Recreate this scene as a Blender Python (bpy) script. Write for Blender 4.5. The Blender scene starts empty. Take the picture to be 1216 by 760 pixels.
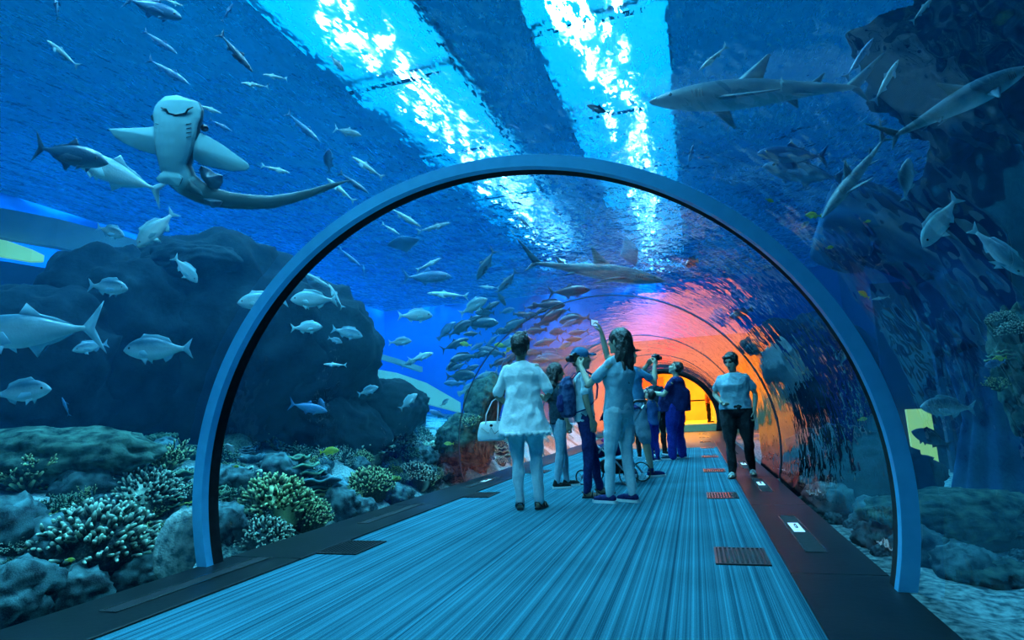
import bpy, bmesh, math, random
from mathutils import Vector, Matrix, noise
random.seed(7)
SC = bpy.context.scene
COL = SC.collection
PI = math.pi
R_ = math.radians

# ------------------------------------------------------------------ camera
FPX = 700.0
YAW, PITCH, ROLL = 0.291, 0.162, -0.045
CAMZ = 0.925
_cy, _sy = math.cos(YAW), math.sin(YAW)
FWD = Vector((-_sy*math.cos(PITCH), _cy*math.cos(PITCH), math.sin(PITCH)))
_r0 = Vector((_cy, _sy, 0)); _u0 = _r0.cross(FWD)
RIGHT = math.cos(ROLL)*_r0 + math.sin(ROLL)*_u0
UP = -math.sin(ROLL)*_r0 + math.cos(ROLL)*_u0
CAM = Vector((0, 0, CAMZ))
cd = bpy.data.cameras.new('camera'); cam = bpy.data.objects.new('camera', cd); COL.objects.link(cam)
cam.matrix_world = Matrix(((RIGHT.x, UP.x, -FWD.x, CAM.x), (RIGHT.y, UP.y, -FWD.y, CAM.y), (RIGHT.z, UP.z, -FWD.z, CAM.z), (0, 0, 0, 1)))
cd.sensor_width = 36; cd.lens = FPX/1216*36; cd.clip_start = 0.05; cd.clip_end = 300
SC.camera = cam
SC.view_settings.view_transform = 'Standard'; SC.view_settings.look = 'None'
SC.view_settings.exposure = 0.0; SC.view_settings.gamma = 1.0; SC.view_settings.use_curve_mapping = False
cy = SC.cycles
cy.max_bounces = 10; cy.diffuse_bounces = 2; cy.glossy_bounces = 4; cy.transmission_bounces = 4
cy.volume_bounces = 1; cy.transparent_max_bounces = 24
cy.use_denoising = True; cy.sample_clamp_indirect = 4.0; cy.sample_clamp_direct = 0
cy.caustics_reflective = False; cy.caustics_refractive = False

# ------------------------------------------------------------------ world and lights
W = bpy.data.worlds.new('world'); SC.world = W; W.use_nodes = True
W.node_tree.nodes['Background'].inputs[0].default_value = (0.0, 0.13, 0.34, 1)
W.node_tree.nodes['Background'].inputs[1].default_value = 0.8

WATER_TOP = 6.6
def area(name, loc, sx, sy, power, color, rot=(0, 0, 0), spread=180):
    l = bpy.data.lights.new(name, 'AREA'); l.shape = 'RECTANGLE'; l.size = sx; l.size_y = sy
    l.energy = power; l.color = color; l.spread = R_(spread)
    o = bpy.data.objects.new(name, l); COL.objects.link(o); o.location = loc; o.rotation_euler = rot
    return o
LAMPC = (0.25, 0.8, 1.0)
FLOOD = 930
# two rows of floodlight banks hung above the water, along the tunnel
for i in range(9):
    area('flood_lamp', (-1.5, 0.5 + i*4.2, WATER_TOP + 1.2), 0.7, 2.8, FLOOD, LAMPC, spread=120)
for i in range(8):
    area('flood_lamp', (-5.6, 1.5 + i*4.2, WATER_TOP + 1.2), 0.7, 2.8, FLOOD, LAMPC, spread=120)
for i in range(5):                                  # unseen lights added to brighten the blue wall of the tank
    area('added_wall_light', (-11.5, 7 + i*6.0, WATER_TOP + 1.2), 1.5, 5.0, 2100, (0.15, 0.75, 1.0), (0, R_(35), 0))
# warm lamps of the hall at the end of the tunnel
for (x, y, z, p, c) in ((-1.2, 28.5, 3.3, 520, (1, .42, .03)), (-2.6, 31, 3.3, 340, (1, .38, .02)), (0.6, 31, 3.3, 340, (1, .42, .03))):
    area('hall_lamp', (x, y, z), 1.6, 1.2, p, c)

# ------------------------------------------------------------------ helpers
def ray(px, py):
    return (FWD + (px-608)/FPX*RIGHT - (py-380)/FPX*UP)
def at(px, py, depth):            # point on the sight line at a depth in metres along the view axis
    return CAM + ray(px, py)*depth
def on_floor(px, py, z=0.0):
    d = ray(px, py); return CAM + d*((z-CAMZ)/d.z)

def tag(o, label=None, cat=None, group=None, kind=None):
    if label: o['label'] = label
    if cat: o['category'] = cat
    if group: o['group'] = group
    if kind: o['kind'] = kind
    return o
def empty(name, loc=(0, 0, 0), rz=0.0):
    o = bpy.data.objects.new(name, None); COL.objects.link(o); o.location = loc; o.rotation_euler = (0, 0, rz)
    o.empty_display_size = 0.1
    return o
def link_mesh(name, me, mat=None, parent=None, smooth=True):
    if mat is not None and not me.materials: me.materials.append(mat)
    if smooth:
        for p in me.polygons: p.use_smooth = True
    o = bpy.data.objects.new(name, me); COL.objects.link(o)
    if parent is not None: o.parent = parent
    return o
def obj(name, bm, mat=None, parent=None, smooth=True):
    me = bpy.data.meshes.new(name); bm.to_mesh(me); bm.free()
    return link_mesh(name, me, mat, parent, smooth)
def struct(name, bm, mat, smooth=False):
    o = obj(name, bm, mat, None, smooth); o['kind'] = 'structure'; return o
def box(bm, x0, y0, z0, x1, y1, z1, M=None):
    vs = [bm.verts.new((x, y, z)) for x in (x0, x1) for y in (y0, y1) for z in (z0, z1)]
    if M is not None:
        for v in vs: v.co = M @ v.co
    for f in ((0, 1, 3, 2), (4, 6, 7, 5), (0, 4, 5, 1), (2, 3, 7, 6), (0, 2, 6, 4), (1, 5, 7, 3)):
        bm.faces.new([vs[i] for i in f])
    return vs
def loft(bm, rings, cap=True, closed=True):
    """rings: list of lists of Vectors of equal length"""
    vr = [[bm.verts.new(p) for p in r] for r in rings]
    n = len(vr[0])
    for a, b in zip(vr, vr[1:]):
        for i in range(n if closed else n-1):
            j = (i+1) % n
            bm.faces.new((a[i], a[j], b[j], b[i]))
    if cap:
        bm.faces.new(list(reversed(vr[0]))); bm.faces.new(vr[-1])
    return vr
def frame_of(t):
    t = t.normalized(); a = Vector((0, 0, 1)) if abs(t.z) < 0.9 else Vector((1, 0, 0))
    u = t.cross(a).normalized(); return u, t.cross(u).normalized()
def tube(bm, pts, rad, n=8, cap=True):
    pts = [Vector(p) for p in pts]
    if not hasattr(rad, '__len__'): rad = [rad]*len(pts)
    rings = []; u = None
    for i, p in enumerate(pts):
        t = (pts[min(i+1, len(pts)-1)] - pts[max(i-1, 0)]).normalized()
        if u is None: u, v = frame_of(t)
        else:
            u = (u - t*u.dot(t)); u = u.normalized() if u.length > 1e-6 else frame_of(t)[0]; v = t.cross(u)
        rings.append([p + (u*math.cos(2*PI*k/n) + v*math.sin(2*PI*k/n))*rad[i] for k in range(n)])
    loft(bm, rings, cap)
def ball(bm, c, r, M=None, seg=10):
    if not hasattr(r, '__len__'): r = (r, r, r)
    mat = Matrix.Translation(Vector(c)) @ (M if M is not None else Matrix.Identity(4)) @ Matrix.Diagonal((r[0], r[1], r[2], 1))
    bmesh.ops.create_uvsphere(bm, u_segments=seg, v_segments=max(5, seg*2//3), radius=1, matrix=mat)

def nodes(m):
    m.use_nodes = True; nt = m.node_tree; return nt, nt.nodes, nt.links
def mat(name, c1, c2=None, scale=8.0, rough=0.6, metal=0.0, bump=0.0, detail=4, spec=0.5, contrast=(0.35, 0.65), bscale=None, coords='Object', emis=None, estr=0.0, sheen=0.0):
    m = bpy.data.materials.new(name); nt, N, L = nodes(m); b = N['Principled BSDF']
    b.inputs['Roughness'].default_value = rough; b.inputs['Metallic'].default_value = metal
    b.inputs['Specular IOR Level'].default_value = spec
    if sheen: b.inputs['Sheen Weight'].default_value = sheen
    tc = N.new('ShaderNodeTexCoord')
    nz = N.new('ShaderNodeTexNoise'); nz.inputs['Scale'].default_value = scale; nz.inputs['Detail'].default_value = detail
    L.new(tc.outputs[coords], nz.inputs['Vector'])
    rp = N.new('ShaderNodeValToRGB'); rp.color_ramp.elements[0].position = contrast[0]; rp.color_ramp.elements[1].position = contrast[1]
    rp.color_ramp.elements[0].color = (*c1, 1); rp.color_ramp.elements[1].color = (*(c2 or tuple(min(1, x*1.15) for x in c1)), 1)
    L.new(nz.outputs['Fac'], rp.inputs['Fac']); L.new(rp.outputs['Color'], b.inputs['Base Color'])
    if bump:
        bp = N.new('ShaderNodeBump'); bp.inputs['Strength'].default_value = bump; bp.inputs['Distance'].default_value = 0.02
        n2 = nz
        if bscale:
            n2 = N.new('ShaderNodeTexNoise'); n2.inputs['Scale'].default_value = bscale; n2.inputs['Detail'].default_value = 5
            L.new(tc.outputs[coords], n2.inputs['Vector'])
        L.new(n2.outputs['Fac'], bp.inputs['Height']); L.new(bp.outputs['Normal'], b.inputs['Normal'])
    if emis: b.inputs['Emission Color'].default_value = (*emis, 1); b.inputs['Emission Strength'].default_value = estr
    return m

# ------------------------------------------------------------------ tunnel geometry numbers
TX, TZ, TR, TS = -1.2, 0.50, 2.20, 0.945     # centre of the vault, its radius and vertical squash
LEDGE_L, LEDGE_R = -3.33, 0.90                # outer edges of the ledges
CARP_L, CARP_R = -2.73, 0.42
TY0, TY1 = -3.5, 25.0
def vault(rad, n=48, z0=0.0):
    """points of the vault profile (x, z) from one foot to the other at floor level"""
    a0 = -math.asin(min(1, (TZ - z0)/(rad*TS)))
    return [(TX + rad*math.cos(a), TZ + rad*TS*math.sin(a)) for a in [a0 + (PI - 2*a0)*i/n for i in range(n+1)]]
def vault_exit(px, py):
    """depth at which a sight line leaves the tunnel"""
    d = ray(px, py); s = 0.3
    while s < 60:
        p = CAM + d*s
        if ((p.x-TX)/TR)**2 + ((p.z-TZ)/(TR*TS))**2 > 1.0 or p.z < 0: return s
        s += 0.05
    return 60

# ------------------------------------------------------------------ water, tank shell
SEABED = -0.45
TANK = (-15.0, 6.2, -6.0, 27.0)              # x0, x1, y0, y1
mw = bpy.data.materials.new('tank water'); nt, N, L = nodes(mw)
N.remove(N['Principled BSDF']); out = N['Material Output']
vs_ = N.new('ShaderNodeVolumeScatter'); vs_.inputs['Color'].default_value = (0.0, 0.40, 1.0, 1); vs_.inputs['Density'].default_value = 0.010; vs_.inputs['Anisotropy'].default_value = 0.2
va = N.new('ShaderNodeVolumeAbsorption'); va.inputs['Color'].default_value = (0.0, 0.66, 0.93, 1); va.inputs['Density'].default_value = 0.13
ad = N.new('ShaderNodeAddShader'); L.new(vs_.outputs[0], ad.inputs[0]); L.new(va.outputs[0], ad.inputs[1]); L.new(ad.outputs[0], out.inputs['Volume'])
bm = bmesh.new()
o2 = vault(TR + 0.03, 48, 0.0)
prof = [(TANK[1]-.02, SEABED), (TANK[1]-.02, WATER_TOP), (TANK[0]+.02, WATER_TOP), (TANK[0]+.02, SEABED), (o2[-1][0], SEABED)] + list(reversed(o2)) + [(o2[0][0], SEABED)]
rings = [[Vector((x, y, z)) for x, z in prof] for y in (TANK[2]+.02, TANK[3]-.02)]
loft(bm, rings)
bmesh.ops.recalc_face_normals(bm, faces=bm.faces[:])
tag(struct('tank_water', bm, mw), 'clear blue water filling the tank around the glass tunnel', 'water')

# rippled surface of the water
ms = bpy.data.materials.new('water surface'); nt, N, L = nodes(ms); N.remove(N['Principled BSDF']); out = N['Material Output']
rf = N.new('ShaderNodeBsdfRefraction'); rf.inputs['Roughness'].default_value = 0.3; rf.inputs['IOR'].default_value = 1.04
tr = N.new('ShaderNodeBsdfTransparent'); mx = N.new('ShaderNodeMixShader'); mx.inputs[0].default_value = 0.5
tc = N.new('ShaderNodeTexCoord'); nz = N.new('ShaderNodeTexNoise'); nz.inputs['Scale'].default_value = 3.2; nz.inputs['Detail'].default_value = 3
mp = N.new('ShaderNodeMapping'); mp.inputs['Scale'].default_value = (1.0, 0.55, 1)
L.new(tc.outputs['Object'], mp.inputs[0]); L.new(mp.outputs[0], nz.inputs['Vector'])
bp = N.new('ShaderNodeBump'); bp.inputs['Strength'].default_value = 1.0; bp.inputs['Distance'].default_value = 0.12
L.new(nz.outputs['Fac'], bp.inputs['Height']); L.new(bp.outputs['Normal'], rf.inputs['Normal'])
# calm facets of the ripples let light straight down, the rest of the surface bends it
n2 = N.new('ShaderNodeTexNoise'); n2.inputs['Scale'].default_value = 5.5; n2.inputs['Detail'].default_value = 2.5; n2.inputs['Roughness'].default_value = 0.6
m2 = N.new('ShaderNodeMapping'); m2.inputs['Scale'].default_value = (2.3, 0.8, 1); m2.inputs['Rotation'].default_value = (0, 0, 0.12)
L.new(tc.outputs['Object'], m2.inputs[0]); L.new(m2.outputs[0], n2.inputs['Vector'])
rp = N.new('ShaderNodeValToRGB'); rp.color_ramp.elements[0].position = 0.53; rp.color_ramp.elements[1].position = 0.58
rp.color_ramp.elements[0].color = (1, 1, 1, 1); rp.color_ramp.elements[1].color = (0, 0, 0, 1)
n3 = N.new('ShaderNodeTexNoise'); n3.inputs['Scale'].default_value = 0.9; n3.inputs['Detail'].default_value = 1; L.new(tc.outputs['Object'], n3.inputs['Vector'])
mm = N.new('ShaderNodeMath'); mm.operation = 'MULTIPLY_ADD'; mm.inputs[1].default_value = 0.55; mm.inputs[2].default_value = -0.275; L.new(n3.outputs['Fac'], mm.inputs[0])
ma = N.new('ShaderNodeMath'); ma.operation = 'ADD'; L.new(n2.outputs['Fac'], ma.inputs[0]); L.new(mm.outputs[0], ma.inputs[1])
L.new(ma.outputs[0], rp.inputs['Fac']); L.new(rp.outputs['Color'], mx.inputs[0])
L.new(tr.outputs[0], mx.inputs[1]); L.new(rf.outputs[0], mx.inputs[2]); # seen at a slant the underside mirrors the tank
lw = N.new('ShaderNodeLayerWeight'); lw.inputs['Blend'].default_value = 0.5
rr = N.new('ShaderNodeMapRange'); rr.inputs['From Min'].default_value = 0.45; rr.inputs['From Max'].default_value = 0.85; rr.inputs['To Max'].default_value = 0.5
gs = N.new('ShaderNodeBsdfGlossy'); gs.inputs['Roughness'].default_value = 0.2; L.new(bp.outputs['Normal'], gs.inputs['Normal'])
m4 = N.new('ShaderNodeMixShader'); L.new(lw.outputs['Facing'], rr.inputs['Value']); L.new(rr.outputs[0], m4.inputs[0]); L.new(mx.outputs[0], m4.inputs[1]); L.new(gs.outputs[0], m4.inputs[2])
L.new(m4.outputs[0], out.inputs['Surface'])
bm = bmesh.new()
bmesh.ops.create_grid(bm, x_segments=2, y_segments=2, size=1, matrix=Matrix.Translation(((TANK[0]+TANK[1])/2, (TANK[2]+TANK[3])/2, WATER_TOP+.02)) @ Matrix.Diagonal(((TANK[1]-TANK[0])/2, (TANK[3]-TANK[2])/2, 1, 1)))
tag(struct('water_surface', bm, ms), 'rippling surface of the water above the tunnel', 'water surface')

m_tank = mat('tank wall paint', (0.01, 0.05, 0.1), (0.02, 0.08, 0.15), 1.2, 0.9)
m_blue = mat('water glow blue paint', (0.0, 0.19, 0.62), (0.0, 0.26, 0.75), 0.35, 0.95)  # the blue also stands in for the glow of open water
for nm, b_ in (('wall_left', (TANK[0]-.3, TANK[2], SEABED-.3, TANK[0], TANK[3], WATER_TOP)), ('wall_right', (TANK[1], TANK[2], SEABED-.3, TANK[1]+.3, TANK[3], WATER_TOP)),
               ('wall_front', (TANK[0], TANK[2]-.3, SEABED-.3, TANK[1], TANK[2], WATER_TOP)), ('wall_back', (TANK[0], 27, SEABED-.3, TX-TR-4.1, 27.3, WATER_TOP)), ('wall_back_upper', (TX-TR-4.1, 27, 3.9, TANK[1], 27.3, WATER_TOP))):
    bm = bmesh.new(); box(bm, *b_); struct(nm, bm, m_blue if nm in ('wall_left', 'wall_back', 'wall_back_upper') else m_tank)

# ------------------------------------------------------------------ floor
def carpet_mat():
    m = bpy.data.materials.new('striped carpet'); nt, N, L = nodes(m); b = N['Principled BSDF']; b.inputs['Roughness'].default_value = 0.95; b.inputs['Specular IOR Level'].default_value = 0.1
    tc = N.new('ShaderNodeTexCoord'); mp = N.new('ShaderNodeMapping'); mp.inputs['Scale'].default_value = (1, 0.0, 1)
    L.new(tc.outputs['Object'], mp.inputs[0])
    n1 = N.new('ShaderNodeTexNoise'); n1.inputs['Scale'].default_value = 26; n1.inputs['Detail'].default_value = 6; n1.inputs['Roughness'].default_value = 0.85
    L.new(mp.outputs[0], n1.inputs['Vector'])
    r1 = N.new('ShaderNodeValToRGB'); e = r1.color_ramp.elements; e[0].position = 0.42; e[0].color = (0.003, 0.05, 0.09, 1); e[1].position = 0.66; e[1].color = (0.09, 0.44, 0.56, 1)
    L.new(n1.outputs['Fac'], r1.inputs['Fac'])
    n2 = N.new('ShaderNodeTexNoise'); n2.inputs['Scale'].default_value = 140; n2.inputs['Detail'].default_value = 2; L.new(tc.outputs['Object'], n2.inputs['Vector'])
    n3 = N.new('ShaderNodeTexNoise'); n3.inputs['Scale'].default_value = 1.2; n3.inputs['Detail'].default_value = 6; L.new(tc.outputs['Object'], n3.inputs['Vector'])
    mm = N.new('ShaderNodeMix'); mm.data_type = 'RGBA'; mm.blend_type = 'MULTIPLY'; mm.inputs[0].default_value = 0.75
    r2 = N.new('ShaderNodeValToRGB'); e = r2.color_ramp.elements; e[0].position = 0.3; e[0].color = (0.38, 0.38, 0.38, 1); e[1].position = 0.6; e[1].color = (1, 1, 1, 1)
    ml = N.new('ShaderNodeMath'); ml.operation = 'ADD'; mh = N.new('ShaderNodeMath'); mh.operation = 'MULTIPLY'; mh.inputs[1].default_value = 0.5
    L.new(n2.outputs['Fac'], ml.inputs[0]); L.new(n3.outputs['Fac'], ml.inputs[1]); L.new(ml.outputs[0], mh.inputs[0]); L.new(mh.outputs[0], r2.inputs['Fac'])
    L.new(r1.outputs['Color'], mm.inputs[6]); L.new(r2.outputs['Color'], mm.inputs[7]); L.new(mm.outputs[2], b.inputs['Base Color'])
    bp = N.new('ShaderNodeBump'); bp.inputs['Strength'].default_value = 0.4; bp.inputs['Distance'].default_value = 0.004
    L.new(n2.outputs['Fac'], bp.inputs['Height']); L.new(bp.outputs['Normal'], b.inputs['Normal'])
    return m
bm = bmesh.new(); box(bm, CARP_L, TY0, -0.2, CARP_R, 15.0, 0.0)
tag(struct('floor', bm, carpet_mat()), 'blue striped carpet along the tunnel', 'carpet')
m_ledge = mat('black stone ledge', (0.004, 0.007, 0.009), (0.009, 0.013, 0.016), 3, 0.35, 0, 0.03, spec=0.06, bscale=30)
m_darkfloor = mat('dark polished floor', (0.008, 0.008, 0.009), (0.02, 0.016, 0.012), 5, 0.4, spec=.15)
bm = bmesh.new(); box(bm, CARP_L, 15.0, -0.2, CARP_R, TY1+.3, 0.0); struct('floor_far', bm, m_darkfloor)
for nm, x0, x1 in (('ledge_left', LEDGE_L, CARP_L), ('ledge_right', CARP_R, LEDGE_R)):
    bm = bmesh.new(); y = TY0
    while y < TY1:                                   # slabs with fine joints
        box(bm, x0, y+.003, -0.5, x1, min(y+2.4, TY1)-.003, 0.012); y += 2.4
    o = struct(nm, bm, m_ledge); o.modifiers.new('b', 'BEVEL').width = 0.004

# ------------------------------------------------------------------ tunnel glass
def glass_mat():
    m = bpy.data.materials.new('acrylic'); nt, N, L = nodes(m); N.remove(N['Principled BSDF']); out = N['Material Output']
    tr = N.new('ShaderNodeBsdfTransparent'); tr.inputs[0].default_value = (0.93, 0.98, 1.0, 1)
    gl = N.new('ShaderNodeBsdfGlossy'); gl.inputs['Roughness'].default_value = 0.015; gl.inputs['Color'].default_value = (1, 1, 1, 1)
    fr = N.new('ShaderNodeFresnel'); fr.inputs['IOR'].default_value = 1.49
    # both faces of the thick sheet mirror: r_total = 2r/(1+r)
    m1 = N.new('ShaderNodeMath'); m1.operation = 'MULTIPLY'; m1.inputs[1].default_value = 1.2
    m2 = N.new('ShaderNodeMath'); m2.operation = 'ADD'; m2.inputs[1].default_value = 1.0
    m3 = N.new('ShaderNodeMath'); m3.operation = 'DIVIDE'
    L.new(fr.outputs[0], m1.inputs[0]); L.new(fr.outputs[0], m2.inputs[0]); L.new(m1.outputs[0], m3.inputs[0]); L.new(m2.outputs[0], m3.inputs[1])
    mx = N.new('ShaderNodeMixShader'); L.new(m3.outputs[0], mx.inputs[0]); L.new(tr.outputs[0], mx.inputs[1]); L.new(gl.outputs[0], mx.inputs[2])
    L.new(mx.outputs[0], out.inputs['Surface'])
    tc = N.new('ShaderNodeTexCoord'); mp = N.new('ShaderNodeMapping'); mp.inputs['Scale'].default_value = (1.0, 0.8, 1.0)
    nz = N.new('ShaderNodeTexNoise'); nz.inputs['Scale'].default_value = 2.2; nz.inputs['Detail'].default_value = 3; nz.inputs['Roughness'].default_value = 0.55
    L.new(tc.outputs['Object'], mp.inputs[0]); L.new(mp.outputs[0], nz.inputs['Vector'])
    bp = N.new('ShaderNodeBump'); bp.inputs['Strength'].default_value = 1.0; bp.inputs['Distance'].default_value = 0.018
    L.new(nz.outputs['Fac'], bp.inputs['Height']); L.new(bp.outputs['Normal'], gl.inputs['Normal'])
    return m
m_glass = glass_mat()
JOINTS = [TY0, 3.45, 8.3, 13.2, 18.2, TY1-.32]
for a, b in zip(JOINTS, JOINTS[1:]):
    bm = bmesh.new()
    loft(bm, [[Vector((x, y, z)) for x, z in vault(TR, 72, 0.005)] for y in (a+.004, b-.004)], cap=False, closed=False)
    tag(struct('wall_tunnel_glass', bm, m_glass, True), 'curved clear acrylic vault of the tunnel', 'tunnel glass')
m_joint = mat('joint seal', (0.03, 0.07, 0.1), None, 8, 0.5)
m_ring = mat('blue grey steel', (0.08, 0.52, 0.85), (0.1, 0.58, 0.92), 12, 0.35, 0.3)
m_black = mat('matt black', (0.008, 0.01, 0.012), (0.014, 0.016, 0.02), 20, 0.7, spec=.05)
def arch_band(name, y0, y1, r_in, r_out, mt):
    bm = bmesh.new()
    pi, po = vault(r_in, 96, 0.012), vault(r_out, 96, 0.012)
    loft(bm, [[Vector((a[0], y0, a[1])), Vector((b[0], y0, b[1])), Vector((b[0], y1, b[1])), Vector((a[0], y1, a[1]))] for a, b in zip(pi, po)])
    return obj(name, bm, mt)
ring = empty('tunnel_ring', (TX, 3.45, 0))
tag(ring, 'blue steel ring arching over the carpet where two glass panels meet', 'arch')
b1 = arch_band('steel_band', 3.40, 3.46, TR-.085, TR-.004, m_ring); b1.parent = ring; b1.location = -ring.location
b2 = arch_band('seal_band', 3.465, 3.56, TR-.078, TR-.004, m_black); b2.parent = ring; b2.location = -ring.location
for o in (b1, b2):
    for p in o.data.polygons: p.use_smooth = False
ring2 = arch_band('end_arch', TY1-.3, TY1+.04, TR-.22, TR-.02, m_black)
tag(ring2, 'thick black arch framing the orange hall at the far end', 'arch')
for y in JOINTS[2:-1]:
    j = arch_band('joint_seal', y-.012, y+.012, TR-.012, TR-.001, m_joint)
    tag(j, ['thin dark joint arching over the walking woman', 'thin dark joint in the vault behind the man in navy', 'thin dark joint in the vault just before the black end arch'][JOINTS[2:-1].index(y)], 'joint')

# end hall
m_orange = mat('warm plaster', (0.75, 0.5, 0.25), (0.85, 0.6, 0.3), 1.5, 0.7)
HZ = 0.28
for nm, b_ in (('floor_hall', (-7, TY1+.3, -.2, 5, 34, HZ)), ('wall_hall_end', (-7, 34, 0, 5, 34.2, 3.6)), ('wall_hall_left', (-7.2, TY1+.3, 0, -7, 34, 3.6)), ('wall_hall_right', (5, TY1+.3, 0, 5.2, 34, 3.6)), ('ceiling_hall', (-7, TY1+.3, 3.5, 5, 34, 3.7))):
    bm = bmesh.new(); box(bm, *b_); struct(nm, bm, m_orange)
# floodlight banks hung over the water: an added panel imitates the cyan haze
m_lens = mat('lamp lens', (1, 1, 1), None, 5, 0.3, emis=(0.72, 0.95, 1.0), estr=15)
m_glow = mat('lamp diffuser', (.6, .8, .9), None, 5, 0.5, emis=(0.0, 0.5, 0.85), estr=1.7)
for row, (lx, y0, n) in enumerate(((-1.1, 1.0, 9), (-5.4, 1.5, 8))):
    for i in range(n):
        t = empty('floodlight', (lx, y0 + i*3.6, WATER_TOP+1.5))
        tag(t, ['floodlight over the water straight above the tunnel, one of a row', 'floodlight over the water to the side of the tunnel, one of a row'][row], 'floodlight', ['floodlights in a row over the tunnel', 'floodlights in a row beside the tunnel'][row])
        bm = bmesh.new(); box(bm, -1.3, -1.75, 0, 1.3, 1.75, 0.14); obj('housing', bm, m_joint, t, False)
        bm = bmesh.new(); box(bm, -1.25, -1.7, -.03, 1.25, 1.7, 0.0); obj('glow_panel', bm, m_glow, t, False)
        random.seed(row*50+i)                            # short bright tubes scattered so the ripples sparkle
        for q in range(13):
            cx, cyy, w_, l_ = random.uniform(-.5, .5), -1.5 + q*.25, random.uniform(.05, .1), random.uniform(.18, .42)
            bm = bmesh.new(); box(bm, cx-w_, cyy-l_/2, -.06, cx+w_, cyy+l_/2, -.03)
            obj('lamp_tube', bm, m_lens, t, False)
# wall round the end arch
bm = bmesh.new()
pi = vault(TR+.0, 48, 0.0)
outer = [Vector((LEDGE_R+4.1, 0, 0))] 
k = []
for (x, z) in pi:
    a = math.atan2(z-TZ, x-TX); s = 1/max(abs(math.cos(a))/6.2 if abs(math.cos(a)) > 1e-6 else 0, (abs(math.sin(a))/3.3))
    k.append((TX+math.cos(a)*s, max(-.4, TZ+math.sin(a)*s)))
loft(bm, [[Vector((a[0], TY1+.05, a[1])), Vector((b[0], TY1+.05, b[1])), Vector((b[0], TY1+.25, b[1])), Vector((a[0], TY1+.25, a[1]))] for a, b in zip(pi, k)])
struct('wall_end', bm, m_tank)
# ================================================================== seabed
def fbm(p, o=4, s=1.0):
    v = 0; a = 1.0; t = 0
    p = Vector(p)*s
    for _ in range(o):
        v += a*noise.noise(p); t += a; a *= 0.5; p = p*2.03 + Vector((3.1, 1.7, 5.3))
    return v/t
def sst(a, b, x):
    t = max(0, min(1, (x-a)/(b-a))); return t*t*(3-2*t)
def bed(x, y):
    if x < TX:
        d = LEDGE_L - x
        h = -0.34 + 0.85*sst(0.15, 1.7, d) + 0.35*sst(1.7, 4, d) + 0.3*sst(4, 8, d)
    else:
        d = x - LEDGE_R
        h = -0.36 + 0.35*sst(1.2, 4.5, d)
    return h + 0.14*fbm((x, y, 0), 4, 0.9)*sst(0.1, 0.8, d) + 0.02*fbm((x, y, 4), 2, 5)
def bed_hit(px, py, dmax=30):
    d = ray(px, py); s = vault_exit(px, py) + 0.02
    while s < dmax:
        p = CAM + d*s
        if p.z < bed(p.x, p.y): return p
        s += 0.03
    return CAM + d*dmax
m_sand = mat('coral sand', (0.06, 0.14, 0.15), (0.62, 0.78, 0.7), 16, 0.9, 0, 0.9, detail=6, bscale=60)
m_reef = mat('reef rock', (0.02, 0.05, 0.06), (0.16, 0.24, 0.22), 6, 0.9, 0, 1.0, detail=8, bscale=14)
def bed_mesh(x0, x1, nx, y0, y1, ny):
    bm = bmesh.new(); g = []
    for i in range(nx+1):
        t = i/nx; x = x0 + (x1-x0)*t**1.5
        g.append([bm.verts.new((x, y0+(y1-y0)*j/ny, 0)) for j in range(ny+1)])
    for c in g:
        for v in c: v.co.z = bed(v.co.x, v.co.y)
    for i in range(nx):
        for j in range(ny):
            f = bm.faces.new((g[i][j], g[i+1][j], g[i+1][j+1], g[i][j+1]))
    bmesh.ops.recalc_face_normals(bm, faces=bm.faces[:])
    return bm
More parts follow.
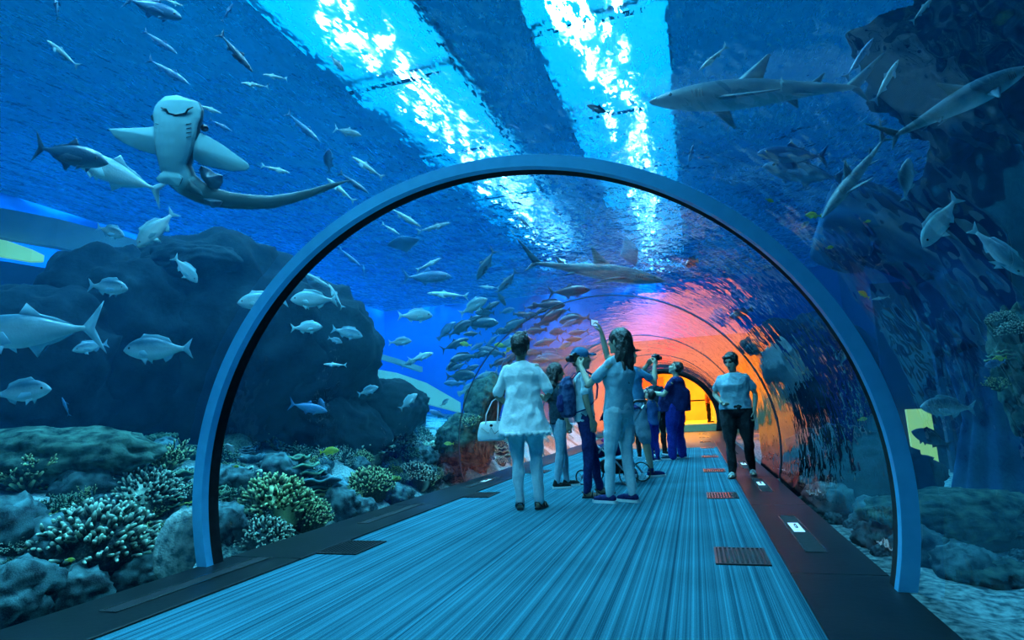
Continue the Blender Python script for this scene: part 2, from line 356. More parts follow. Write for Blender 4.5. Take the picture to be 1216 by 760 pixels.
def sandy_reef():
    m = bpy.data.materials.new('reef bed'); nt, N, L = nodes(m); b = N['Principled BSDF']; b.inputs['Roughness'].default_value = 0.95; b.inputs['Specular IOR Level'].default_value = 0.1
    tc = N.new('ShaderNodeTexCoord')
    a = N.new('ShaderNodeTexNoise'); a.inputs['Scale'].default_value = 0.9; a.inputs['Detail'].default_value = 6; L.new(tc.outputs['Object'], a.inputs['Vector'])
    r = N.new('ShaderNodeValToRGB'); r.color_ramp.elements[0].position = 0.5; r.color_ramp.elements[1].position = 0.56
    sx = N.new('ShaderNodeSeparateXYZ'); L.new(tc.outputs['Object'], sx.inputs[0]); mr = N.new('ShaderNodeMapRange'); mr.inputs['From Min'].default_value = -4.0; mr.inputs['From Max'].default_value = -3.6; mr.inputs['To Max'].default_value = .22; L.new(sx.outputs['X'], mr.inputs['Value'])
    ad = N.new('ShaderNodeMath'); ad.operation = 'ADD'; L.new(a.outputs['Fac'], ad.inputs[0]); L.new(mr.outputs[0], ad.inputs[1]); L.new(ad.outputs[0], r.inputs['Fac'])      # sand lies along the glass
    f = N.new('ShaderNodeTexNoise'); f.inputs['Scale'].default_value = 38; f.inputs['Detail'].default_value = 5; L.new(tc.outputs['Object'], f.inputs['Vector'])
    s = N.new('ShaderNodeValToRGB'); s.color_ramp.elements[0].position = .35; s.color_ramp.elements[1].position = .65; s.color_ramp.elements[0].color = (.22, .34, .33, 1); s.color_ramp.elements[1].color = (.72, .85, .78, 1)
    k = N.new('ShaderNodeValToRGB'); k.color_ramp.elements[0].position = .4; k.color_ramp.elements[1].position = .7; k.color_ramp.elements[0].color = (.015, .04, .045, 1); k.color_ramp.elements[1].color = (.2, .3, .25, 1)
    L.new(f.outputs['Fac'], s.inputs['Fac']); L.new(f.outputs['Fac'], k.inputs['Fac'])
    x = N.new('ShaderNodeMix'); x.data_type = 'RGBA'; L.new(r.outputs['Color'], x.inputs[0]); L.new(k.outputs['Color'], x.inputs[6]); L.new(s.outputs['Color'], x.inputs[7]); L.new(x.outputs[2], b.inputs['Base Color'])
    p = N.new('ShaderNodeBump'); p.inputs['Strength'].default_value = 1.0; p.inputs['Distance'].default_value = .03; L.new(f.outputs['Fac'], p.inputs['Height']); L.new(p.outputs['Normal'], b.inputs['Normal'])
    return m
tag(struct('seabed_left', bed_mesh(LEDGE_L+.06, TANK[0], 70, TANK[2], 26, 200), sandy_reef(), True), 'sand and rubble bed under the coral bank', 'seabed')
tag(struct('seabed_right', bed_mesh(LEDGE_R-.06, TANK[1], 40, TANK[2], 26, 180), m_sand, True), 'pale coral sand strip beside the black ledge', 'seabed')

# ================================================================== rocks
def rock_bm(r, seed, sub=4, rough=0.32, freq=1.0, ridge=0.0, flat=None):
    bm = bmesh.new(); bmesh.ops.create_icosphere(bm, subdivisions=sub, radius=1)
    off = Vector((seed*3.7, seed*1.3, seed*7.1))
    for v in bm.verts:
        n = v.co.normalized()
        d = 1 + rough*fbm(n*freq + off, 3, 1.1) + rough*0.45*fbm(n + off, 5, 4.0*freq)
        if ridge: d -= ridge*abs(noise.noise(n*3*freq + off))
        v.co = Vector((n.x*r[0], n.y*r[1], n.z*r[2]))*d
    return bm
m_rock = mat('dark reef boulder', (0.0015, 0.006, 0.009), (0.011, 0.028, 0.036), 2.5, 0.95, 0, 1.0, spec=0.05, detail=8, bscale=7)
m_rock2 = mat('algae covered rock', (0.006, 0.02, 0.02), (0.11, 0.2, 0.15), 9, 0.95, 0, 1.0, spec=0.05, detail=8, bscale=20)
def rock_at(name, px, py, depth, wpx, hpx, seed, label, m=None, sub=5, thick=0.8, rough=0.32, ridge=0.12, tilt=0.0, group=None):
    c = at(px, py, depth); s = depth/FPX
    bm = rock_bm((wpx*s/2, wpx*s/2*thick, hpx*s/2), seed, sub, rough, 1.0, ridge)
    M = Matrix.Rotation(YAW*0.8, 4, 'Z') @ Matrix.Rotation(tilt, 4, 'Y')
    for v in bm.verts:                              # keep clear of the vault and of the tank walls
        p = M @ v.co + c
        q = math.hypot((p.x-TX)/(TR+.12), (p.z-TZ)/((TR+.12)*TS))
        if q < 1 and p.z > TZ-.5: p.x = TX + (p.x-TX)/q; p.z = TZ + (p.z-TZ)/q
        elif p.z <= TZ-.5 and LEDGE_L-.12 < p.x < LEDGE_R+.12: p.x = LEDGE_R+.12 if p.x > TX else LEDGE_L-.12
        p.x = max(TANK[0]+.1, min(TANK[1]-.1, p.x)); p.z = min(p.z, WATER_TOP-.1)
        v.co = p - c
    o = obj(name, bm, m or m_rock)
    o.location = c
    tag(o, label, 'rock', group); return o
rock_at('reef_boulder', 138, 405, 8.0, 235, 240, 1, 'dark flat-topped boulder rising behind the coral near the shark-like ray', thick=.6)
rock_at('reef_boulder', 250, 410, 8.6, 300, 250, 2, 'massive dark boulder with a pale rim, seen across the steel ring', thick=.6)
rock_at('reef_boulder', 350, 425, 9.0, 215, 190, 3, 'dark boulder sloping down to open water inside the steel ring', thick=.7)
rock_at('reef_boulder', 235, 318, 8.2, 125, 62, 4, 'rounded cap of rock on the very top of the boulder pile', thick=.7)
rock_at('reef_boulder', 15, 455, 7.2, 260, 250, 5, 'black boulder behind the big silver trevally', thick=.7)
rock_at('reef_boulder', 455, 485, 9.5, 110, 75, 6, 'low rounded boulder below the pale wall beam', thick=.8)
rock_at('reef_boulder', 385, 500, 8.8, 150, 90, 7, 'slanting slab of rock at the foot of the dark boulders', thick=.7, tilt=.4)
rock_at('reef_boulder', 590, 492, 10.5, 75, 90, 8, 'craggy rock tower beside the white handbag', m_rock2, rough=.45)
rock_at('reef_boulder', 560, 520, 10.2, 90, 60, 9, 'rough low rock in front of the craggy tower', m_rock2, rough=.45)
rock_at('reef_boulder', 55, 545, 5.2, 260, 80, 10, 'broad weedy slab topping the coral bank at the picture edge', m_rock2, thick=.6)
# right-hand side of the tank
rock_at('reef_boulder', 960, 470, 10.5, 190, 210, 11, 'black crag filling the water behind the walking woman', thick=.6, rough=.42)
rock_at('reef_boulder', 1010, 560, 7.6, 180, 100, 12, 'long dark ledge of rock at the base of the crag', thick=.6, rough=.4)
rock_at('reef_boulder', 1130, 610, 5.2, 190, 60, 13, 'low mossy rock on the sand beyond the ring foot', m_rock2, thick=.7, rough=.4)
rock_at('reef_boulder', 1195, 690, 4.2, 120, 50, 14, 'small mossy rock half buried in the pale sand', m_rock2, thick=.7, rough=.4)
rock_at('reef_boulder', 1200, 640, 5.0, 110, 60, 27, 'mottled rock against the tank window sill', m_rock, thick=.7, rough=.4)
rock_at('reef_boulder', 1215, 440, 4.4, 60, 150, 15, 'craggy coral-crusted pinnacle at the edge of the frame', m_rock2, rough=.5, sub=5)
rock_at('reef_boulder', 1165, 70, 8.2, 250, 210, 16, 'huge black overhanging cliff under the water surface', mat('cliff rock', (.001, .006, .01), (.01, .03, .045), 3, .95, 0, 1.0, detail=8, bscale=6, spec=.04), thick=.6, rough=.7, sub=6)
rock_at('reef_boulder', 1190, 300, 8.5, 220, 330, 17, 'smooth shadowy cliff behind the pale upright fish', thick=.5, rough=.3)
# solid fluted form standing in for pale blue reflections
bm = bmesh.new(); rings = []
P0 = [at(975, 262, 7.4), at(1040, 275, 7.2), at(1120, 320, 7.0), at(1172, 400, 6.9), at(1185, 500, 6.8), at(1190, 600, 6.8)]
for i in range(41):
    t = i/40*(len(P0)-1); k = min(int(t), len(P0)-2); f = t-k
    p = P0[k].lerp(P0[k+1], f*f*(3-2*f)); nx = (P0[k+1]-P0[k]).normalized(); u = nx.cross(FWD).normalized(); w = nx.cross(u)
    rr = 0.42 + 0.1*math.sin(i*.35)
    rings.append([p + (u*math.cos(a) + w*math.sin(a)*.7)*rr*(1 + .13*math.sin(a*9 + i*.05) + .1*fbm((math.cos(a)*1.5, math.sin(a)*1.5, i*.12), 3, 1)) for a in [2*PI*j/90 for j in range(90)]])
loft(bm, rings); bmesh.ops.recalc_face_normals(bm, faces=bm.faces[:])
tag(obj('reflection_form', bm, mat('pale blue reflection', (.005, .04, .09), (.02, .1, .2), 3, .9, 0, .4, spec=.05)), 'solid fluted stand-in for a blue reflection curving down beyond the right of the steel ring'.replace(' the right of', ''), 'rock')

# pale curved beam with one lit viewing window
m_beam = mat('pale tank concrete', (0.25, 0.42, 0.45), (0.35, 0.52, 0.52), 2, 0.8)
m_win = mat('lit viewing window', (.8, .9, .5), None, 4, .4, emis=(0.42, 0.85, 0.22), estr=0.75)
m_win2 = mat('lit doorway beyond the tank', (.8, .9, .5), (1, .9, .4), 4, .4, emis=(0.75, 0.9, 0.12), estr=0.8)
def ribbon(name, pts, h, th, mt, parent=None):
    """upright ribbon of height h hanging from a chain of points"""
    bm = bmesh.new(); rg = []
    for i, p in enumerate(pts):
        t = (pts[min(i+1, len(pts)-1)] - pts[max(i-1, 0)]); n = Vector((-t.y, t.x, 0)).normalized()*th
        hh = h[i] if hasattr(h, '__len__') else h
        rg.append([p + n, p + n - Vector((0, 0, hh)), p - n - Vector((0, 0, hh)), p - n])
    loft(bm, rg); bmesh.ops.recalc_face_normals(bm, faces=bm.faces[:])
    return obj(name, bm, mt, parent, False)
bmr = empty('tank_beam'); tag(bmr, 'pale band of wall with a lit yellow-green window behind the boulders at the picture edge', 'tank wall')
ribbon('wall_band', [at(-30, 243, 9.5), at(70, 262, 10), at(150, 283, 10.5), at(230, 308, 11), at(300, 332, 11.5)], .48, .1, m_beam, bmr)
ribbon('lit_band', [at(-30, 279, 9.3), at(10, 287, 9.45), at(38, 297, 9.6), at(52, 304, 9.7)], [.28, .27, .2, .1], .05, m_win, bmr)
ribbon('dark_band', [at(-30, 308, 9.9), at(10, 312, 10.05), at(70, 322, 10.2), at(110, 332, 10.5)], [1.4, 1.4, 1.3, 1.2], .08, m_tank, bmr)
bmr = empty('tank_beam'); tag(bmr, 'pale green band of tank wall curving down beyond the dark boulders to open water', 'tank wall')
ribbon('lit_band', [at(395, 430, 10.8), at(430, 436, 11), at(470, 443, 11.3), at(505, 455, 11.6), at(545, 478, 12)], [.35, .4, .45, .4, .2], .06, mat('green wall glow', (.3, .5, .45), None, 4, .5, emis=(.1, .5, .42), estr=.55), bmr)  # added glow keeps this pale band of wall bright through the water
ribbon('wall_band', [at(395, 408, 11), at(430, 414, 11.3), at(470, 426, 11.6), at(500, 436, 12)], .1, .05, m_beam, bmr)

# viewing window on the other side of the tank
vw = empty('viewing_window', at(1150, 500, 9)); tag(vw, 'wide dark viewing window with a sunny yellow doorway showing through', 'window', None, 'structure')
def wbox(name, px, py, depth, wpx, hpx, th, mt):
    s = depth/FPX; c = at(px, py, depth)
    bm = bmesh.new(); box(bm, -wpx*s/2, -th/2, -hpx*s/2, wpx*s/2, th/2, hpx*s/2)
    o = obj(name, bm, mt, vw, False); o.location = c - vw.location; o.rotation_euler = (0, 0, YAW*.6); return o
wbox('window_pane', 1190, 470, 9.4, 260, 290, .06, mat('deep blue pane', (.0, .02, .06), (.0, .035, .09), 1.2, .5))
wbox('lit_doorway', 1096, 527, 9.2, 27, 82, .05, m_win2)
wbox('window_sill', 1170, 612, 9.0, 260, 26, .4, mat('blue sill', (.02, .1, .16), (.03, .14, .2), 2, .8))
for x in (1120, 1131, 1172): wbox('mullion', x, 480, 9.1, 5, 240, .08, m_tank)

# ================================================================== corals
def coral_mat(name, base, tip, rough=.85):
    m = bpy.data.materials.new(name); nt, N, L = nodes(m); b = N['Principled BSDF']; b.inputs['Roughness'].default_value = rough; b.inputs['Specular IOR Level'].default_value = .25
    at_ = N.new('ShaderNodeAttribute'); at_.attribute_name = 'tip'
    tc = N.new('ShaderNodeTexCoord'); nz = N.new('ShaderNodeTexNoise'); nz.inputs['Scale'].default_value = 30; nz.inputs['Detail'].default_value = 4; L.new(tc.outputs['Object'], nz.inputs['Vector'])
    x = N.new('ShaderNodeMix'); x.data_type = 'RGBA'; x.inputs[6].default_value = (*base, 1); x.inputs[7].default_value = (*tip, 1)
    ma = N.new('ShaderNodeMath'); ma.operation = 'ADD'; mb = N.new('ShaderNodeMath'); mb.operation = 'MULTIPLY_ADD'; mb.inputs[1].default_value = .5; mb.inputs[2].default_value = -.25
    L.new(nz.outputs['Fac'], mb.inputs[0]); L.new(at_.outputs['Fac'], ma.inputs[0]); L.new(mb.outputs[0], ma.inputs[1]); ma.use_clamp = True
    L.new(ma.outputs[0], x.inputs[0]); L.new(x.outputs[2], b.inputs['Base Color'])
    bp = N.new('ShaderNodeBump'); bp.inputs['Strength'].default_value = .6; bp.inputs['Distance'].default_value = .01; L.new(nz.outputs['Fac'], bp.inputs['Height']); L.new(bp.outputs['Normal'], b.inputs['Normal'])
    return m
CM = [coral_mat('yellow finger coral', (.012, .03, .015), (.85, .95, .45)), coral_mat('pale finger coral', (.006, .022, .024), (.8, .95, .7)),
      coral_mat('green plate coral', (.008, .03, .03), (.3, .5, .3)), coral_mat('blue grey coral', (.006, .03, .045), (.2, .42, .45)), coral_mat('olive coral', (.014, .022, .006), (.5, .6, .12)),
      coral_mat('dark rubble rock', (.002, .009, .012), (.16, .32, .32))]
def tipped(bm, tips, name):
    me = bpy.data.meshes.new(name); bm.verts.ensure_lookup_table()
    a = [0.0]*len(bm.verts)
    for i, t in tips.items(): a[i] = t
    bm.to_mesh(me); bm.free()
    at_ = me.attributes.new('tip', 'FLOAT', 'POINT'); at_.data.foreach_set('value', a)
    return me
class CB:
    def __init__(s): s.bm = bmesh.new(); s.t = {}
    def add(s, fn, val):
        n0 = len(s.bm.verts); fn(s.bm); s.bm.verts.ensure_lookup_table()
        for i in range(n0, len(s.bm.verts)): s.t[i] = val(s.bm.verts[i].co) if callable(val) else val
    def stub(s, p, d, L, r, n=6, k=.9):
        """a blunt finger"""
        d = d.normalized(); u, v = frame_of(d); q = [(0, r, 0), (.45*L, r*1.0, .0), (.76*L, r*k, .35), (.97*L, r*.6, 1), (1.02*L, r*.15, 1)]
        bend = (u*random.uniform(-.25, .25) + v*random.uniform(-.25, .25))*L
        rg = []; i0 = len(s.bm.verts)
        for (l, rr, t) in q:
            c = p + d*l + bend*(l/L)**2
            rg.append([c + (u*math.cos(2*PI*j/n) + v*math.sin(2*PI*j/n))*rr for j in range(n)])
        loft(s.bm, rg, True)
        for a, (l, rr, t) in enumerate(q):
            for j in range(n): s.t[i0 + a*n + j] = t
def finger_coral(seed, nf=300, squash=.8):
    random.seed(seed); c = CB()
    c.add(lambda bm: ball(bm, (0, 0, 0), (.72, .72, .72*squash), seg=14), 0.0)
    for i in range(nf):
        z = random.uniform(-.1, 1); a = i*2.39996; rr = math.sqrt(max(0, 1-z*z))
        d = Vector((rr*math.cos(a), rr*math.sin(a), z*squash + .05))
        c.stub(d*.62, d + Vector((0, 0, .25)), random.uniform(.18, .32), random.uniform(.026, .042))
        if random.random() < .5:
            d2 = (d + Vector((random.uniform(-.7, .7), random.uniform(-.7, .7), .3))).normalized()
            c.stub(d*.85, d2, random.uniform(.12, .2), random.uniform(.026, .038))
    return tipped(c.bm, c.t, 'finger_coral')
def staghorn(seed):
    random.seed(seed); c = CB()
    def br(p, d, L, r, k):
        c.stub(p, d, L, r, 6, .8)
        if k:
            for _ in range(random.choice((2, 3))):
                e = (d + Vector((random.uniform(-.8, .8), random.uniform(-.8, .8), random.uniform(-.1, .5)))).normalized()
                br(p + d*L*random.uniform(.55, .95), e, L*random.uniform(.6, .85), r*.72, k-1)
    for i in range(9):
        a = i*.7 + random.random()*.4; d = Vector((math.cos(a), math.sin(a), random.uniform(.4, 1.3))).normalized()
        br(Vector((0, 0, -.1)), d, random.uniform(.4, .6), .07, 3)
    return tipped(c.bm, c.t, 'staghorn_coral')
def plate_coral(seed, tiers=3):
    random.seed(seed); c = CB()
    for k in range(tiers):
        R = random.uniform(.65, 1.0)*(1-.18*k); cx, cyy, z = random.uniform(-.3, .3), random.uniform(-.3, .3), -.05 + k*.26
        ph = random.random()*6; nr, na = 8, 48; rg = []; i0 = len(c.bm.verts)
        def P(i, j, top):
            a = 2*PI*j/na; r = R*(i/nr)*(1 + .12*math.sin(a*3+ph) + .06*math.sin(a*7+ph*2) + .04*math.sin(a*13))
            zz = z + .16*(i/nr)**2 + .05*math.sin(a*6+ph)*(i/nr)**2
            return Vector((cx + r*math.cos(a), cyy + r*math.sin(a), zz - (0 if top else .05 + .12*(1-i/nr))))
        rings = [[P(i, j, False) for j in range(na)] for i in range(1, nr+1)] + [[P(i, j, True) for j in range(na)] for i in range(nr, 0, -1)]
        loft(c.bm, rings, True)
        for q in range(len(rings)):
            i = q+1 if q < nr else 2*nr-q
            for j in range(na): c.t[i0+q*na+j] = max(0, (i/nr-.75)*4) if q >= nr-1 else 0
    return tipped(c.bm, c.t, 'plate_coral')
def brain_coral(seed):
    random.seed(seed); bm = bmesh.new(); bmesh.ops.create_icosphere(bm, subdivisions=5, radius=1); t = {}
    for i, v in enumerate(bm.verts):
        n = v.co.normalized(); w = math.sin(14*n.x + 5*noise.noise(n*3.2) + 8*noise.noise(n*2+Vector((seed, 0, 0)))) * math.sin(12*n.z+9*noise.noise(n*2.5+Vector((0, seed, 0))))
        v.co = Vector((n.x, n.y, n.z*.78))*(1+.025*w+.06*noise.noise(n*1.5+Vector((seed, seed, 0)))); t[i] = .35 + .3*w
    return tipped(bm, t, 'brain_coral')
def lettuce_coral(seed):
    random.seed(seed); c = CB()
    for k in range(22):
        a = k*2.4; d = Vector((math.cos(a), math.sin(a), 0)); r0 = .1+.55*math.sqrt(k/22); h = random.uniform(.35, .6)*(1.1-r0*.5); wd = random.uniform(.3, .5)
        u = Vector((-d.y, d.x, 0)); nn = 12; rg = []; i0 = len(c.bm.verts); ph = random.random()*6
        for s_ in range(6):
            t = s_/5; row = []
            for q in range(nn+1):
                w = (q/nn-.5)*2; row.append(d*(r0 + .25*t + .05*math.sin(w*7+ph)*t) + u*w*wd*(.35+.65*t) + Vector((0, 0, -.1 + h*t*(1-.35*w*w) + .04*math.sin(w*9+ph)*t)))
            back = [p - d*.03 for p in reversed(row)]
            rg.append(row + back)
        loft(c.bm, rg, True)
        for s_ in range(6):
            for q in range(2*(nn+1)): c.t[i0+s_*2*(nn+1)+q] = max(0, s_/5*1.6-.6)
    return tipped(c.bm, c.t, 'lettuce_coral')
def rubble_rock(seed):
    bm = rock_bm((1, .85, .75), seed+30, 4, .5, 1.2, .2); t = {}
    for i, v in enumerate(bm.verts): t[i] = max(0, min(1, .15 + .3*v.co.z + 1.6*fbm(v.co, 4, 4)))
    return tipped(bm, t, 'reef_rock')
LIB = {}
def coral_mesh(kind, var):
    k = (kind, var)
    if k not in LIB: LIB[k] = {'finger_coral': finger_coral, 'staghorn_coral': staghorn, 'plate_coral': plate_coral, 'brain_coral': brain_coral, 'lettuce_coral': lettuce_coral, 'reef_rock': rubble_rock}[kind](var*7+3)
    return LIB[k]
CMI = {}
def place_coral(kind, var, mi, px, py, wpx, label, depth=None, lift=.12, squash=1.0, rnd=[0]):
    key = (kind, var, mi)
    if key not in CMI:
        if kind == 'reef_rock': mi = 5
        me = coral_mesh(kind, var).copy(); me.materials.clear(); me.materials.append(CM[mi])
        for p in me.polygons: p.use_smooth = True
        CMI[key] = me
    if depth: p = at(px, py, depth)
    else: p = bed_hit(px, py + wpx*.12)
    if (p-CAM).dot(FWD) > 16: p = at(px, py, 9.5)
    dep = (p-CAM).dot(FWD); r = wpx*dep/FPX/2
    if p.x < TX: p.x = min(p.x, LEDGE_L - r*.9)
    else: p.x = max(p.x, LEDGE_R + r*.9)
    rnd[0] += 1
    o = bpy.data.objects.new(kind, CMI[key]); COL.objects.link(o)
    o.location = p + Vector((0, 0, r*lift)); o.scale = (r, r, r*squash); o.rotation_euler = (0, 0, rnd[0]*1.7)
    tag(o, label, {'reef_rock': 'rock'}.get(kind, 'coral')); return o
F, S, P, B, Lt, K = 'finger_coral', 'staghorn_coral', 'plate_coral', 'brain_coral', 'lettuce_coral', 'reef_rock'
CORALS = [
 (F, 0, 1, 108, 650, 150, 'largest knobbly finger coral dome outside the ring, with pale tips'),
 (F, 1, 1, 168, 590, 95, 'finger coral dome with pale tips above and behind the largest knobbly dome'),
 (S, 0, 0, 32, 575, 90, 'yellow antler coral clump spreading on the weedy slab at the picture edge'),
 (Lt, 0, 4, 55, 615, 60, 'olive lettuce coral between the antler clump and the knobbly dome'),
 (S, 1, 0, 200, 552, 70, 'antler coral with yellow tips just outside the steel ring'),
 (S, 2, 1, 150, 540, 60, 'pale antler coral bush on top of the bank outside the ring'),
 (P, 0, 2, 150, 676, 60, 'green plate coral shelves below the largest knobbly dome'),
 (P, 1, 3, 22, 690, 70, 'blue grey plate coral low against the glass at the picture edge'),
 (K, 0, 2, 85, 700, 90, 'mottled reef rock low by the black ledge under the plate coral'),
 (K, 1, 3, 15, 705, 110, 'dark reef rock in the bottom corner by the black ledge'),
 (Lt, 1, 3, 200, 640, 70, 'blue grey lettuce coral beside the foot of the steel ring'),
 (P, 2, 2, 190, 600, 60, 'small plate coral outside the ring under the antler coral'),
 (S, 3, 0, 178, 612, 44, 'short yellow antler sprig beside the small plate coral'),
 (K, 2, 3, 160, 682, 80, 'blue-lit reef rock on sand outside the ring foot'),
 (K, 3, 2, 100, 575, 80, 'mossy reef rock behind the largest knobbly dome'),
 (K, 0, 3, 10, 620, 100, 'dark reef rock under the yellow antler clump'),
 (F, 2, 0, 322, 600, 104, 'tall knobbly finger coral dome inside the ring, nearest the ledge'),
 (F, 3, 1, 312, 640, 74, 'finger coral dome hugging the black ledge inside the ring'),
 (F, 4, 0, 362, 616, 70, 'yellow-tipped finger coral beside the tall knobbly dome'),
 (F, 0, 0, 300, 502, 42, 'small round finger coral on the bank top beside the steel ring'),
 (B, 0, 2, 278, 528, 40, 'smooth brain coral dome with a pale fish before it'),
 (B, 1, 3, 322, 500, 26, 'small smooth brain coral behind the small round finger coral'),
 (S, 0, 0, 328, 530, 46, 'yellow antler coral right of the smooth brain coral'.replace('right of', 'next to')),
 (F, 1, 1, 364, 532, 66, 'pale finger coral beside the yellow antler coral on the bank'),
 (P, 3, 3, 345, 512, 60, 'blue plate coral spreading over the bank top'),
 (B, 2, 2, 386, 513, 30, 'round green brain coral in the middle of the bank'),
 (B, 3, 3, 400, 512, 18, 'small brain coral touching the round green one'),
 (F, 2, 1, 430, 534, 78, 'wide pale finger coral behind the yellow fish'),
 (F, 3, 1, 464, 526, 66, 'pale finger coral at the crest of the bank, beyond the yellow fish'),
 (F, 4, 0, 438, 578, 66, 'domed finger coral with yellow tips midway along the ledge'),
 (Lt, 2, 4, 462, 570, 30, 'olive lettuce coral leaves beside the domed finger coral'),
 (F, 0, 1, 492, 568, 54, 'finger coral dome near the black feather-shaped hollow'),
 (S, 1, 0, 508, 576, 36, 'yellow antler coral by the ledge beyond the domed finger corals'),
 (P, 0, 3, 380, 575, 70, 'blue plate coral behind the tall knobbly dome'),
 (K, 1, 3, 400, 600, 60, 'blue reef rock on the sand patch by the ledge'),
 (P, 1, 2, 350, 560, 70, 'green plate coral shelves above the tall knobbly dome'),
 (K, 2, 2, 270, 570, 60, 'mossy reef rock just inside the steel ring'),
 (P, 2, 2, 262, 590, 50, 'plate coral fringed yellow inside the foot of the ring'),
 (K, 3, 3, 262, 620, 70, 'dark cone-shaped reef rock inside the foot of the ring'),
 (K, 0, 2, 425, 608, 56, 'reef rock by the ledge under the domed finger coral'),
 (K, 1, 2, 470, 590, 44, 'dark reef rock pressed to the glass past the domed finger coral'),
 (B, 0, 3, 384, 550, 26, 'grey brain coral between the plate corals inside the ring'),
 (Lt, 3, 1, 512, 530, 40, 'pale lettuce coral fan on the crest of the bank'),
 (F, 2, 1, 524, 524, 26, 'small pale finger coral beside the lettuce coral fan'),
 (K, 2, 3, 500, 545, 50, 'shadowed reef rock below the lettuce coral fan'),
 (S, 2, 1, 408, 545, 40, 'pale antler coral in front of the wide finger coral'),
 (K, 3, 2, 560, 545, 50, 'upright reef rock near the white handbag'),
 (K, 0, 3, 540, 555, 36, 'dark reef rock with weed near the far ledge vent'),
 (F, 3, 0, 575, 535, 34, 'finger coral on the upright rock near the handbag'),
 (P, 3, 2, 596, 540, 34, 'plate coral just behind the handbag'),
 (S, 3, 0, 548, 533, 26, 'small yellow antler coral near the handbag'),
 (B, 1, 2, 540, 515, 22, 'tiny brain coral on the far crest of the bank'),
 (K, 1, 3, 330, 560, 60, 'reef rock behind the tall knobbly dome in shade'),
 (Lt, 0, 3, 300, 545, 40, 'blue lettuce coral below the smooth brain coral'),
 (P, 0, 2, 285, 478, 50, 'yellow-edged plate coral jutting from the dark boulder inside the ring'),
 (P, 2, 3, 440, 505, 50, 'plate coral leaning on the low rounded boulder'),
 (K, 2, 3, 480, 500, 50, 'blue reef rock at the crest by open water'),
 (S, 0, 0, 250, 545, 30, 'antler coral sprig peeping past the steel ring'),
 (Lt, 1, 2, 235, 540, 50, 'lettuce coral straddling the view line of the steel ring'),
 (K, 3, 3, 60, 640, 90, 'dark reef rock between olive lettuce coral and the plate shelves'),
 (P, 1, 2, 210, 575, 60, 'dim plate coral close behind the steel ring edge'),
 # the other side
 (K, 0, 2, 1050, 640, 70, 'weedy reef rock by the foot of the ring on the sandy side'),
 (K, 1, 2, 1100, 655, 80, 'mossy reef rock on pale sand just beyond the ring foot'),
 (K, 2, 3, 1150, 675, 90, 'reef rock trailing across the pale sand'),
 (P, 0, 2, 1105, 632, 60, 'yellowish plate coral on the sandy side beyond the ring'),
 (F, 1, 1, 1165, 640, 44, 'pale finger coral beneath the viewing window sill'),
 (S, 1, 0, 1185, 628, 50, 'yellow-tipped antler coral beneath the viewing window sill'),
 (K, 3, 3, 985, 600, 80, 'dark reef rock beside the ledge under the reflected woman'),
 (K, 0, 3, 950, 575, 60, 'dark low reef rock along the far ledge of the sandy side'),
 (B, 2, 3, 1030, 600, 30, 'grey brain coral by the dark rock ledge'),
 (K, 1, 3, 1040, 615, 70, 'dark reef rock inside the ring on the sandy side'),
]
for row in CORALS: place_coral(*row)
random.seed(21)
for i in range(150):                                    # filler growths that nothing tells apart
    px = random.uniform(0, 600); lo = 505 + (40 if px < 230 else 0)*0 ; hi = 700 - .24*px - 6
    py = random.uniform(lo, hi); k = random.choice((K, K, F, F, P, S, S, Lt)); w = random.uniform(28, 58)*(1 - px/1500)
    mid_ = (505 + hi)/2
    zone = ('outside the steel ring' if px < 232 else 'just inside the steel ring' if px < 350 else 'midway along the bank' if px < 470 else 'near the far end by the handbag') + (', high on the bank' if py < mid_ else ', low by the black ledge')
    kd = {K: 'dark rubble rock', F: 'knobbly finger coral', P: 'plate coral', S: 'antler coral', Lt: 'lettuce coral'}[k]; lb = 'small ' + kd + ' ' + zone
    o = place_coral(k, random.randrange(4), random.choice((0, 1, 2, 2, 3, 4)), px, py, w, lb); o['group'] = {K: 'rubble rocks', F: 'small finger corals', P: 'small plate corals', S: 'small antler corals', Lt: 'small lettuce corals'}[k] + ' scattered over the bank'
for i in range(26):
    px = random.uniform(960, 1216); py = random.uniform(590, 650) + (px-1000)*.18
    o = place_coral(K, random.randrange(4), 5, px, py, random.uniform(20, 46), 'small dark rubble rock strewn on the pale sand side'); o['group'] = 'rubble rocks strewn on the pale sand'
# corals growing on the pinnacle at the frame's edge
for (k, v, mi, px, py, d, w, lb) in ((F, 3, 1, 1190, 385, 4.2, 34, 'small finger coral on top of the edge pinnacle'), (P, 2, 2, 1195, 430, 4.1, 36, 'plate coral halfway down the edge pinnacle'), (S, 2, 0, 1188, 465, 4.1, 34, 'yellow sprig coral low on the edge pinnacle'), (F, 4, 1, 1205, 400, 4.0, 40, 'crusty pale coral on the face of the edge pinnacle')):
    place_coral(k, v, mi, px, py, w, lb, d)
